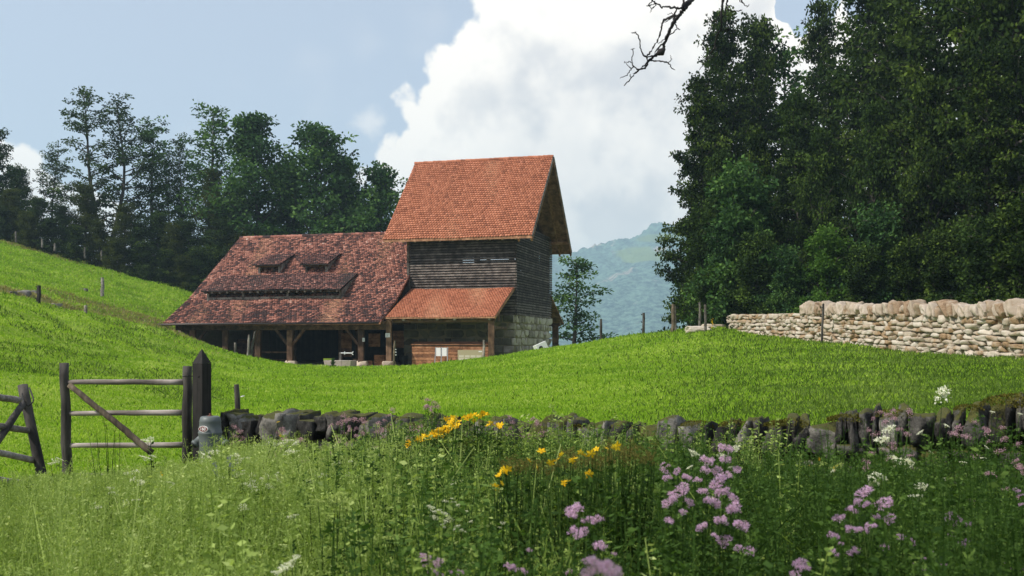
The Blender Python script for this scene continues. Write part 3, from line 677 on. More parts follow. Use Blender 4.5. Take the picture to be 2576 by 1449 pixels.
# ---- small things round the barn
def single(mb, name, mat, label, cat, group=None, smooth=False, bevel=0., base=None):
    c = np.array(mb.v); b0 = base if base is not None else (c[:, 0].mean(), c[:, 1].mean(), c[:, 2].min())
    return tag(mb.build(name, mat, None, smooth, bevel, loc=b0), label, cat, group)
# boarded wooden bin under the lean-to
b0 = Lp(-3.6, -3.9, -1.64); bx = thing('wooden_bin', 'low orange-brown boarded bin with sloping lid under the lean-to', 'bin', b0)
mb = MB(); h = -1.64
while h < -.22:
    x = -6.46
    while x < -.9:
        w_ = 1.88; boxL(mb, x, x+w_-.014, -3.9+random.uniform(-.012, .012), -3.8, h, min(h+.205, -.18)-.016); x += w_
    h += .205
mb.build('board_front', M['redboard'], bx)
mb = MB(); boxL(mb, -6.42, -.86, -3.79, -3.1, -1.64, -.22); mb.build('bin_body', M['darkboard'], bx)
mb = MB(); mb.hexa([Lp(-6.52, -3.98, -.16), Lp(-.8, -3.98, -.16), Lp(-.8, -3.1, .02), Lp(-6.52, -3.1, .02), Lp(-6.52, -3.98, -.11), Lp(-.8, -3.98, -.11), Lp(-.8, -3.1, .07), Lp(-6.52, -3.1, .07)]); mb.build('lid', M['redboard'], bx)
b0 = Lp(-4.1, -4.4, -1.62); st = thing('sign_stand', 'metal stand with two blank white panels before the wooden bin', 'sign stand', b0)
for s_, l in ((-4.5, -.06), (-4.07, -.02), (-3.63, .0)):
    mb = MB(); mb.bar(Lp(s_+l, -4.5, -1.66), Lp(s_, -4.38, -.30), .055, .055); mb.build('pole', M['steel'], st)
for s0, s1 in ((-4.45, -4.12), (-4.02, -3.68)):
    mb = MB(); boxL(mb, s0, s1, -4.46, -4.43, -.93, -.35); mb.build('panel', M['white'], st)
b0 = Lp(-2.0, -4.3, -1.4); st = thing('info_board', 'wide beige information board beside the brown lean-to post', 'board', b0)
mb = MB(); boxL(mb, -2.93, -1.12, -4.32, -4.28, -1.62, -.50); mb.build('panel', M['beige'], st)
mb = MB()
for r_ in range(3):
    for c_ in range(4): boxL(mb, -2.83+c_*.42, -2.48+c_*.42, -4.326, -4.321, -1.02-r_*.2, -.86-r_*.2)
mb.build('text_block', M['beige2'], st)
mb = MB(); boxL(mb, -1.42, -1.17, -4.326, -4.321, -.64, -.57); mb.build('heading', M['white'], st)
def pole(name, px, py0, py1, Y, r0, label, cat, mat='stake', group=None, lean=0, insul=0, sink=.2, side=-1):
    a = at(px, py1, Y); b = at(px+lean, py0, Y)
    if sink: a.z -= sink
    th = thing(name, label, cat, a, group)
    mb = MB(); k = 4
    pts = [a.lerp(b, i/k)+Vector((random.uniform(-.3, .3)*r0, 0, 0)) for i in range(k+1)]; pts[-1] = b
    mb.tube(pts, [r0*1.08, r0*1.04, r0, r0*.96, r0*.86], 8, wob=.1); mb.build('stake', M[mat], th)
    if insul:
        mb = MB()
        for i in range(insul):
            q = a.lerp(b, .3+.62*i/max(1, insul-1)); mb.bar(q, q+Vector((side*(r0+.05), -.02, 0)), .03, .03); mb.bar(q+Vector((side*(r0+.05), -.02, -.03)), q+Vector((side*(r0+.05), -.02, .05)), .035, .035)
        mb.build('insulator', M['dark_metal'] if mat != 'white' else M['white'], th)
    return th
pole('wooden_stake', 1217, 855, 909, 67.6, .09, 'short grey stake leaning beside the beige information board', 'stake', 'greywood')
o = pole('crooked_stake', 989, 857, 921, 65.2, .075, 'crooked bare stick post standing on the gravel before the doorway', 'post', 'stake', lean=5)
mb = MB()
for y in (879, 886, 893): mb.bar(at(994, y, 65.1), at(997.5, y, 65.1), .05, .05)
mb.build('insulator', M['white'], o)
pole('thin_post', 592, 862, 893, 66, .085, 'short thin post on the slope below the barn, alone', 'post', 'greywood')
pole('thin_post', 622, 842, 903, 66, .08, 'upright one of the two tall poles leaning together before the barn', 'post', 'greywood', lean=5)
pole('thin_post', 628, 834, 903, 66.2, .08, 'slanted one of the two tall poles leaning together before the barn', 'post', 'greywood', lean=14)
# trough with pipe and tap
b0 = Lp(-10.7, -6.6, -1.66); tr = thing('water_trough', 'grey stone water trough on the gravel before the barn', 'trough', b0)
mb = MB()
for s0, s1 in ((-11.72, -10.93), (-10.92, -10.38), (-10.37, -9.66)):
    q = .1
    mb.hexa([Lp(s0+(q if s0 < -11 else 0), -6.95, -1.75), Lp(s1-(q if s1 > -10 else 0), -6.95, -1.75), Lp(s1-(q if s1 > -10 else 0), -6.2, -1.75), Lp(s0+(q if s0 < -11 else 0), -6.2, -1.75), Lp(s0, -7.05, -1.22), Lp(s1, -7.05, -1.22), Lp(s1, -6.9, -1.22), Lp(s0, -6.9, -1.22)])
    mb.hexa([Lp(s0+.0, -6.25, -1.75), Lp(s1, -6.25, -1.75), Lp(s1, -6.1, -1.75), Lp(s0, -6.1, -1.75), Lp(s0, -6.25, -1.22), Lp(s1, -6.25, -1.22), Lp(s1, -6.1, -1.22), Lp(s0, -6.1, -1.22)])
for s0 in (-11.72, -9.78): boxL(mb, s0, s0+.12, -6.89, -6.26, -1.7, -1.222)
mb.build('basin', M['concrete'], tr, bevel=.02)
mb = MB(); boxL(mb, -11.5, -9.8, -6.88, -6.27, -1.6, -1.32); mb.build('water', flat('water', (.02, .03, .03), .08), tr)
b0 = Lp(-10.9, -6.0, -1.66); tp = thing('water_spout', 'grey spout post with white pipe standing behind the trough', 'tap', b0)
mb = MB(); mb.bar(Lp(-10.95, -6.0, -1.75), Lp(-10.95, -6.0, -.66), .16, .16, up=Vector((0, 1, 0))); mb.build('spout_post', M['greywood'], tp)
mb = MB(); mb.tube([Lp(-10.87, -6.05, -.72), Lp(-9.95, -6.3, -.72)], .035, 8); mb.bar(Lp(-10.55, -6.15, -.84), Lp(-10.55, -6.15, -.6), .05, .05); mb.bar(Lp(-9.95, -6.3, -.72), Lp(-9.85, -6.3, -.84), .05, .05); mb.bar(Lp(-9.95, -6.3, -.72), Lp(-9.83, -6.3, -.62), .05, .05); mb.build('pipe', M['white'], tp)
# benches, rails, crates inside
b0 = Lp(-17.7, -3, -1.62); be = thing('bench', 'dark plank bench with back rail inside the barn', 'bench', b0)
mb = MB(); mb.bar(Lp(-19.4, -3, -.71), Lp(-16.2, -3, -.71), .05, .1); mb.build('back_rail', M['barnwood'], be)
mb = MB(); mb.bar(Lp(-18.9, -3.2, -1.27), Lp(-16.2, -3.2, -1.27), .35, .06); mb.build('seat', M['barnwood'], be)
for s in (-18.8, -16.4):
    mb = MB(); mb.bar(Lp(s, -3.15, -1.66), Lp(s, -3.15, -1.3), .08, .08, up=Vector((0, 1, 0))); mb.build('leg', M['barnwood'], be)
for s, w_, hh, lab, mt in ((-8.95, .75, .75, 'brown crate beside the right barn post', 'redboard'), (-9.75, .5, .35, 'low wooden crate behind the braced barn post', 'redboard'), (-10.75, .4, .5, 'small dark crate left of the braced barn post', 'barnwood')):
    c = Lp(s, -3.6, -1.62); cr = thing('crate', lab, 'crate', c)
    mb = MB(); k = 0
    while k < hh-.02: boxL(mb, s-w_/2, s+w_/2, -3.9, -3.87, -1.62+k, -1.62+min(k+.15, hh)-.012); boxL(mb, s+w_/2, s+w_/2+.03, -3.9, -3.3, -1.62+k, -1.62+min(k+.15, hh)-.012); k += .15
    mb.build('slat_side', M[mt], cr)
    mb = MB(); boxL(mb, s-w_/2+.01, s+w_/2-.01, -3.86, -3.3, -1.6, -1.62+hh-.05); mb.build('contents', M['darkboard'], cr)
mb = MB(); c = Lp(-7.75, -2.2, -1.62); mb.lathe(c, [(.26, 0), (.32, .62), (.34, .64), (.34, .68), (.29, .68), (.26, .1)], 20)
single(mb, 'black_tub', M['dark_metal'], 'black tub standing at the left end of the wooden bin', 'tub', smooth=True, base=c)
# paper notices on the posts
def notice(name, px0, py0, px1, py1, s, t, label):
    mb = MB(); Y = at(px0, py0, C0[1]+s*dS[1]+t*dT[1]).y
    a = at(px0, py1, Y); b = at(px1, py0, Y); d = Vector((dS[0], dS[1], 0)); w_ = (b.x-a.x)/dS[0]; n = Vector((-dT[0], -dT[1], 0))
    P = [a, a+d*w_]; H_ = Vector((0, 0, b.z-a.z)); k = n*.012
    mb.hexa([a, a+d*w_, a+d*w_-k, a-k, a+H_, a+d*w_+H_, a+d*w_-k+H_, a-k+H_])
    th = thing(name, label, 'notice', a); mb.build('sheet', M['white'], th)
    mb = MB()
    for r_ in range(4):
        l0, l1 = random.uniform(.1, .3), random.uniform(.6, .9); z = .2+.18*r_
        q = a+n*.004
        mb.add([q+d*w_*l0+H_*z, q+d*w_*l1+H_*z, q+d*w_*l1+H_*(z+.05), q+d*w_*l0+H_*(z+.05)], [(0, 1, 2, 3)])
    mb.build('print', M['ink'], th)
notice('paper_notice', 969.5, 838, 981.5, 848.5, -7.95, -4.83, 'white notice pinned high on the tall post at the barn corner')
notice('paper_notice', 911.5, 850, 917.5, 859.5, -9.85, -4.84, 'small grey notice on the braced barn post')
# white appliance lying on the slope behind the crest
c = at(1366, 886, 64.); A_ = Matrix.Rotation(R(-24), 3, 'Y') @ Matrix.Rotation(R(18), 3, 'Z')
ap = thing('white_machine', 'tilted white metal box with round opening at the kiln corner', 'machine', c)
mb = MB(); mb.hexa([c+A_@Vector(q) for q in ((-.38, -.3, 0), (.38, -.3, 0), (.38, .3, 0), (-.38, .3, 0), (-.38, -.3, .62), (.38, -.3, .62), (.38, .3, .62), (-.38, .3, .62))]); mb.build('case', M['white'], ap, bevel=.03)
mb = MB(); q0 = c+A_@Vector((-.12, -.305, .3)); mb.tube([q0, q0+A_@Vector((0, -.03, 0))], .14, 16); mb.build('opening', M['dark_metal'], ap)
mb = MB(); c2 = at(1390, 884, 64.3)
for k in range(7): mb.bar(c2+Vector((-.5, k*.12, -.1+.05*k)), c2+Vector((.75, k*.1-.2, .1+.04*k)), .1, .09)
single(mb, 'metal_rack', M['steel'], 'low dark metal rack lying beside the white machine', 'rack')
#@@PART3
# ---------------------------------------------------------------- near stone wall
def fpt(u, extra=0.):
    Y = float(wall_front(u))+extra; return np.array([u*Y, Y])
def wtop(u): return float(np.interp(u, [-.29, -.2, -.05, .085, .2, .28, .34, .42, .514, .7], [-.84, -.83, -.835, -.80, -.77, -.72, -.66, -.57, -.49, -.45]))
pp = [fpt(u) for u in np.linspace(WL, 1.1, 260)]; pp = np.array(pp); dd = np.concatenate([[0], np.cumsum(np.hypot(*np.diff(pp, axis=0).T))])
def walk(d):
    x = np.interp(d, dd, pp[:, 0]); y = np.interp(d, dd, pp[:, 1]); x2 = np.interp(d+.1, dd, pp[:, 0]); y2 = np.interp(d+.1, dd, pp[:, 1])
    a = np.array([x2-x, y2-y]); a /= np.linalg.norm(a) if np.linalg.norm(a) > 1e-6 else 1
    if np.linalg.norm(a) < .5: a = np.array([1, 0.])
    return np.array([x, y]), a
LW = dd[-1]
cop = []; d = .05
while d < LW-.3:
    big = .0 if d < 5.5 else .05
    w_ = random.choice([.07, .09, .11, .13, .16, .22])*random.uniform(.85, 1.15); c, a = walk(d+w_/2); hh = random.uniform(.27, .37); top = wtop(c[0]/c[1])+random.uniform(-.06, .035)
    lean = random.uniform(-.12, .12); A = np.array([[a[0], a[1], 0.], [-a[1], a[0], 0.], [lean*a[0], lean*a[1], 1.]])
    cop.append(((c[0]-a[1]*.2, c[1]+a[0]*.2, EYE+top-hh/2), (w_*.5+.004, random.uniform(.2, .27), hh/2), A)); d += w_
v, f, r = stone_field(cop, .15, .48, True)
b0 = np.array([pp[60, 0], pp[60, 1], .0]); nw = thing('field_stone_wall', 'dark mossy dry stone wall between the flower bank and the meadow', 'stone wall', b0)
link('coping', npmesh('coping', v-b0, f, r, True), M['dark_stone'], nw)
crs = []; h = -1.75
while h < -.8:
    ch = random.uniform(.13, .2); d = 0.
    while d < LW-.2:
        w_ = random.uniform(.18, .45); c, a = walk(d+w_/2)
        if h+ch < wtop(c[0]/c[1])-.24:
            A = np.array([[a[0], a[1], 0.], [-a[1], a[0], 0.], [0, 0, 1.]])
            crs.append(((c[0]-a[1]*.2, c[1]+a[0]*.2+random.uniform(-.05, .03), EYE+h+ch/2), (w_*.49, .2, ch*.49), A))
        d += w_
    h += ch
v, f, r = stone_field(crs, .15, .3)
link('lower_courses', npmesh('lower_courses', v-b0, f, r, True), M['dark_stone'], nw)
rs = np.random.default_rng(31); P = []
for q in range(24):
    u_ = rs.choice([rs.uniform(.49, .56), rs.uniform(.2, .34), rs.uniform(.05, .56)], p=[.5, .3, .2]); c = fpt(u_, rs.uniform(-.02, .2)); k = rs.uniform(.05, .13)*(1.5 if u_ > .48 else 1); nn = 420
    o_ = rs.normal(0, 1, (nn, 3)); o_ /= np.linalg.norm(o_, axis=1)[:, None]; o_[:, 2] = np.abs(o_[:, 2])
    P.append(np.array([c[0], c[1], EYE+wtop(u_)-.05])+o_*np.array([k*1.4, k*1.2, k*.55]))
P = np.vstack(P); Vq, Fq = quads(P, rs.normal(0, 1, (len(P), 3))+np.array([0, 0, 1.2]), .02, .009, rs)
link('moss', npmesh('moss', Vq-b0, Fq, rs.random(len(Fq))), M['moss'], nw)
# ---------------------------------------------------------------- pale stone wall on the right
q0 = np.array([at(1836, 800, 50.3).x, 50.3]); q1 = np.array([at(2023, 800, 41.7).x, 41.7]); q2 = np.array([at(2576, 800, 27.7).x, 27.7]); q3 = q2+(q2-q1)*.9
ln1 = np.linalg.norm(q1-q0)
pw = np.array([q0, q1, q2, q3]); dw = np.concatenate([[0], np.cumsum(np.hypot(*np.diff(pw, axis=0).T))])
tops = [1.40, 1.22, .72, .4]     # body top
b0 = np.array([q1[0], q1[1], EYE]); lw = thing('limestone_wall', 'pale dry stone wall with tilted coping running up to the wood', 'stone wall', b0)
def walk2(d):
    c = np.array([np.interp(d, dw, pw[:, 0]), np.interp(d, dw, pw[:, 1])]); i = min(2, int(np.searchsorted(dw, d, 'right'))-1); a = pw[i+1]-pw[i]; return c, a/np.linalg.norm(a)
sp = []; TW = dw[-1]; row = 0; below = 0
while below < 2.2:
    ch = random.uniform(.15, .27); d = random.uniform(0, .1)
    while d < TW:
        w_ = random.uniform(.22, .62); c, a = walk2(d+w_/2); t_ = np.interp(d, dw, tops); n = np.array([a[1], -a[0]])
        if n[0] > 0: n = -n
        A = np.array([[a[0], a[1], random.uniform(-.06, .06)], [-a[1], a[0], 0.], [0, 0, 1.]])
        cc = c+np.random.uniform(-.05, .03)*n
        k = random.random()
        if k < .3 and ch > .2:
            for q in (0, 1): sp.append(((cc[0], cc[1], EYE+t_-below-ch*(.25+.5*q)), (w_*.49, .2, ch*.25), A))
        else: sp.append(((cc[0], cc[1], EYE+t_-below-ch/2+random.uniform(-.02, .02)), (w_*.49, .2, ch*.51), A))
        d += w_
    below += ch
for k in range(10):      # stones lying at its broken end
    c = q0+np.array([random.uniform(-1.4, .4), random.uniform(-.5, .8)]); sp.append(((c[0], c[1], Zg(*c)+.06), (random.uniform(.15, .4), .2, .12), np.eye(3)))
v, f, r = stone_field(sp, .14, .22)
link('stone_courses', npmesh('stone_courses', v-b0, f, r, False), M['pale_stone'], lw)
mb = MB()
for i in range(3):
    a = pw[i]; b = pw[i+1]; t0, t1 = tops[i]-.1, tops[i+1]-.1; n = np.array([(b-a)[1], -(b-a)[0]]); n /= np.linalg.norm(n); n = n if n[0] > 0 else -n
    P = [a-n*.02, b-n*.02, b+n*.25, a+n*.25]
    mb.hexa([(p_[0], p_[1], EYE-1.6) for p_ in P]+[(P[0][0], P[0][1], EYE+t0), (P[1][0], P[1][1], EYE+t1), (P[2][0], P[2][1], EYE+t1), (P[3][0], P[3][1], EYE+t0)])
o = mb.build('wall_core', M['mortar'], lw)
sp = []; d = dw[1]+.1
while d < TW:
    w_ = random.uniform(.16, .42); c, a = walk2(d+w_/2); t_ = np.interp(d, dw, tops); hh = random.uniform(.34, .52); ln = random.uniform(.1, .5)
    A = np.array([[a[0], a[1], 0.], [-a[1], a[0], 0.], [-ln*a[0], -ln*a[1], 1.]])
    sp.append(((c[0], c[1], EYE+t_+hh*.42), (w_*.43, .27, hh*.52), A)); d += w_*.96
v, f, r = stone_field(sp, .14, .36, True)
link('coping', npmesh('coping', v-b0, f, r, False), M['pale_coping'], lw)

# ---------------------------------------------------------------- gate, posts, hydrant
def rustic(pts, rad, n=10, wob_=.05):
    mb = MB(); pts = [Vector(p) for p in pts]; full = []; rr = []
    for (a, b), (ra, rb) in zip(zip(pts[:-1], pts[1:]), zip(rad[:-1], rad[1:])):
        k = 9
        for i in range(k): full.append(a.lerp(b, i/k)+Vector((random.uniform(-1, 1), 0, random.uniform(-1, 1)))*ra*.11*(i > 0)); rr.append((ra+(rb-ra)*i/k)*random.uniform(.95, 1.05))
    full.append(pts[-1]); rr.append(rad[-1]); mb.tube(full, rr, n, wob=wob_); return mb
GY = 11.7
gt = thing('farm_gate', 'closed rustic pole gate with dark end posts and diagonal brace', 'gate', at(320, 1200, GY))
rustic([at(170, 1215, GY), at(162, 913, GY)], [.058, .052], 12).build('end_post', M['darkpost'], gt, True)
rustic([at(470, 1165, GY), at(472, 921, GY)], [.056, .054], 12).build('end_post', M['darkpost'], gt, True)
for y0, y1, x1 in ((961, 961, 462), (1040, 1038, 461), (1121, 1119, 462), (1197, 1196, 400)):
    rustic([at(172, y0, GY), at(x1, y1, GY)], [.028, .036], 10).build('rail', M['railwood'], gt, True)
rustic([at(174, 968, GY-.06), at(300, 1070, GY-.07), at(382, 1140, GY-.06)], [.033, .038, .042], 10).build('brace', M['stake'], gt, True)
g2 = thing('open_gate', 'open gate leaf leaning at the left edge with a loop of wire', 'gate', at(60, 1215, 10.4))
rustic([at(112, 1228, 10.6), at(57, 969, 10.8)], [.055, .052], 12).build('end_post', M['darkpost'], g2, True)
for (xa, ya, xb, yb) in ((-90, 985, 52, 1008), (-90, 1060, 74, 1083), (-90, 1121, 92, 1159), (-90, 1190, 95, 1225)):
    rustic([at(xa, ya, 9.6), at(xb, yb, 10.7)], [.032, .036], 10).build('rail', M['railwood'], g2, True)
rustic([at(58, 1016, 10.6), at(-60, 1190, 9.7)], [.036, .042], 10).build('brace', M['darkpost'], g2, True)
mb = MB(); c = at(70, 990, 10.7); mb.tube([at(56, 962+28, 10.68), at(60, 1014, 10.6), at(72, 1022, 10.6), at(83, 1012, 10.62), at(84, 1002, 10.66), at(74, 975, 10.7)], .008, 6); mb.build('wire_loop', M['dark_metal'], g2, True)
# square post with pointed cap
sq = thing('gate_post', 'thick square dark post with pyramid top beside the gate', 'post', at(508, 1180, 11.45))
b0 = at(508, 1180, 11.45); zt = at(508, 914, 11.45).z; za = at(508, 877, 11.45).z; w_ = .15; rz = Matrix.Rotation(R(-26), 3, 'Z')
mb = MB(); q = [rz@Vector((x*w_*.5/.75, y*w_*.5/.75, 0)) for x, y in ((-.75, -.75), (.75, -.75), (.75, .75), (-.75, .75))]
base = Vector((b0.x, b0.y, 0)); P0 = [base+k+Vector((0, 0, b0.z-.3)) for k in q]; P1 = [base+k+Vector((0, 0, zt)) for k in q]; mb.hexa(P0+P1); mb.build('shaft', M['darkpost'], sq, bevel=.004)
mb = MB(); P1 = [p_+Vector((0, 0, .002)) for p_ in P1]; mb.add(P1+[base+Vector((0, 0, za))], [(0, 1, 4), (1, 2, 4), (2, 3, 4), (3, 0, 4), (3, 2, 1, 0)]); mb.build('cap', M['darkpost'], sq)
mb = MB(); mb.tube([at(460, 946, 11.62), at(466, 946, 11.55), at(480, 946, 11.62), at(500, 947, 11.36)], .008, 6); mb.build('iron_strap', M['dark_metal'], sq, True)
o = pole('wall_stake', 599, 967, 1045, 12.25, .034, 'short dark stake with a white insulator behind the wall end', 'stake', 'darkpost', lean=-4)
mb = MB(); mb.bar(at(606, 998, 12.25), at(613, 996, 12.2), .012, .012); mb.bar(at(610, 996, 12.2), at(615, 996, 12.2), .022, .01); mb.build('insulator', M['white'], o)
# hydrant
hb = at(529, 1230, 10.75); hy = thing('hydrant', 'grey cast iron hydrant with an oval red plate reading 160', 'hydrant', hb)
k = 10.75/F; zz = lambda py: (CY-py)/F*10.75+EYE-hb.z
mb = MB(); mb.lathe(hb, [(25*k, 0), (26*k, zz(1160)), (28.2*k, zz(1105)), (28.5*k, zz(1092)), (29.4*k, zz(1090)), (29.4*k, zz(1086)), (28*k, zz(1085)), (26.2*k, zz(1062)), (26.8*k, zz(1060)), (25.6*k, zz(1056)), (24*k, zz(1049)), (20*k, zz(1047)), (1*k, zz(1046.2))], 32); mb.build('barrel', M['metal_grey'], hy, True)
mb = MB(); c = hb+Vector((0, 0, zz(1047))); mb.lathe(c, [(7*k, -.004), (7*k, .008), (3.2*k, .009), (3.2*k, 7*k)], 12); mb.build('spindle', flat('rusty_iron', (.16, .07, .05), .7), hy)
for sx in (-1, 1):
    n0 = at(529+sx*14, 1096, 10.76); n1 = at(529+sx*35, 1114, 10.72); n2 = at(529+sx*40, 1119, 10.71); n3 = at(529+sx*44, 1123, 10.70)
    mb = MB(); mb.tube([n0, n1], [10.5*k, 9.5*k], 16); mb.tube([n1, n2], [11.5*k, 11*k], 16); mb.build('nozzle', M['metal_grey'], hy, True)
    mb = MB(); mb.tube([n2, n3], [10*k, 6*k], 8); mb.build('nozzle_cap', M['dark_metal'], hy)
pc = at(519, 1077, 10.75); ang = R(20); pr = 27.6*k
cen = Vector((hb.x-math.sin(ang)*pr, hb.y-math.cos(ang)*pr, pc.z)); nx = Vector((-math.sin(ang), -math.cos(ang), .05)).normalized(); tx = Vector((math.cos(ang), -math.sin(ang), 0))
up = tx.cross(nx); up = up if up.z > 0 else -up
def oval(mb, a, b_, off, th, n=28):
    ring = [cen+tx*(a*math.cos(2*math.pi*i/n))+up*(b_*math.sin(2*math.pi*i/n)) for i in range(n)]
    mb.add([p_+nx*off for p_ in ring]+[p_+nx*(off+th) for p_ in ring], [tuple(range(n))[::-1], tuple(range(n, 2*n))]+[(i, (i+1) % n, n+(i+1) % n, n+i) for i in range(n)])
mb = MB(); oval(mb, 13.6*k, 7.8*k, -.012, .016); pl = mb.build('number_plate', M['plate_white'], hy)
mb = MB(); oval(mb, 12.2*k, 6.4*k, .0, .0062); mb.build('plate_field', M['red_plate'], pl)
cu_ = bpy.data.curves.new('t', 'FONT'); cu_.body = '160'; cu_.size = 11.5*k; cu_.extrude = .0012; cu_.align_x = 'CENTER'; cu_.align_y = 'CENTER'; cu_.offset = .0006
to_ = bpy.data.objects.new('t', cu_); SC.collection.objects.link(to_); bpy.context.view_layer.update()
me = bpy.data.meshes.new_from_object(to_.evaluated_get(bpy.context.evaluated_depsgraph_get())); bpy.data.objects.remove(to_)
Mx = Matrix((tx, up, nx)).transposed().to_4x4(); Mx.translation = cen+nx*.0085-hb; me.transform(Mx)
if 'rnd' not in me.attributes: me.attributes.new('rnd', 'FLOAT', 'FACE')
link('number', me, M['plate_white'], pl)
# fence posts on the meadow edge and the left hill
pole('fence_post', 1512, 802, 858, 57, .075, 'dark fence post alone on the crest nearest the kiln', 'post', 'darkpost', 'posts of the pasture fence')
pole('fence_post', 1619, 787, 838, 54.5, .075, 'fence post with insulators halfway along the open crest', 'post', 'darkpost', 'posts of the pasture fence', insul=3)
pole('fence_post', 1692, 765, 826, 51, .10, 'thick light brown post in front of the wood edge', 'post', 'stake', 'posts of the pasture fence', lean=2, insul=2)
pole('fence_post', 1699, 770, 824, 52, .06, 'thin post close behind the thick light brown post', 'post', 'greywood', 'posts of the pasture fence')
pole('fence_post', 1761, 760, 826, 48, .06, 'taller left post of the pair near the flat boulder', 'post', 'greywood', 'posts of the pasture fence', lean=-1)
pole('fence_post', 1774, 766, 830, 45, .06, 'right post of the pair near the flat boulder', 'post', 'greywood', 'posts of the pasture fence')
pole('fence_post', 2066, 764, 862, 38.5, .045, 'thin dark post with insulators in front of the pale wall', 'post', 'darkpost', 'posts of the pasture fence', lean=5, insul=4)
pole('fence_post', 98, 718, 756, 50, .10, 'stubby dark post below the rock outcrop on the hill', 'post', 'darkpost', 'posts on the left hill', lean=1, insul=2)
pole('fence_post', 258, 698, 739, 80, .13, 'pale post on the knob of the left hill', 'post', 'greywood', 'posts on the left hill', insul=4)
pole('fence_post', 216, 768, 785, 53, .09, 'short bleached stump post at the edge of the near slope', 'post', 'railwood', 'posts on the left hill')
for (px, py0, py1, lab) in ((40, 582, 604, 'leftmost tiny post on the hill skyline under the trees'), (106, 601, 618, 'tiny post on the hill skyline beside the dry grass mound'), (138, 612, 627, 'tiny post right of the dry grass mound on the skyline'), (214, 622, 645, 'tallest of the tiny posts along the wood edge'), (256, 630, 650, 'tiny post among the group of two right along the wood edge'), (296, 640, 657, 'rightmost tiny post along the wood edge')):
    pole('fence_post', px, py0, py1, 104, .10, lab, 'post', 'greywood', 'posts on the left hill')
# rocks
def rocks(name, lst, label, mat, base):
    sp = [((*p_[:2], p_[2]), p_[3], np.eye(3)) for p_ in lst]; v, f, r = stone_field(sp, .16, .5, True); b0 = np.array(base)
    o = link(name, npmesh(name, v-b0, f, r, False), mat); o.location = base; return tag(o, label, 'rock')
for (px, py, Y, s_, lab) in ((62, 724, 63, (.36, .3, .26), 'largest grey boulder in the outcrop on the left hill'), (88, 712, 65, (.28, .24, .2), 'upper boulder in the outcrop on the left hill'), (138, 726, 62, (.36, .3, .2), 'right low rock of the outcrop behind the stubby post'), (30, 733, 61, (.3, .3, .18), 'left low rock of the outcrop by the picture edge'), (208, 682, 82, (.42, .3, .16), 'small grey rock lying high on the left hill')):
    a = at(px, py, Y); z = Zg(a.x, a.y); rocks('boulder', [(a.x, a.y, z-.02, s_)], lab, M['rock'], (a.x, a.y, z))
a = at(1756, 829, 46); rocks('flat_boulder', [(a.x, a.y, a.z, (.55, .4, .16))], 'flat pale boulder beside the pair of fence posts', M['pale_stone'], tuple(a))

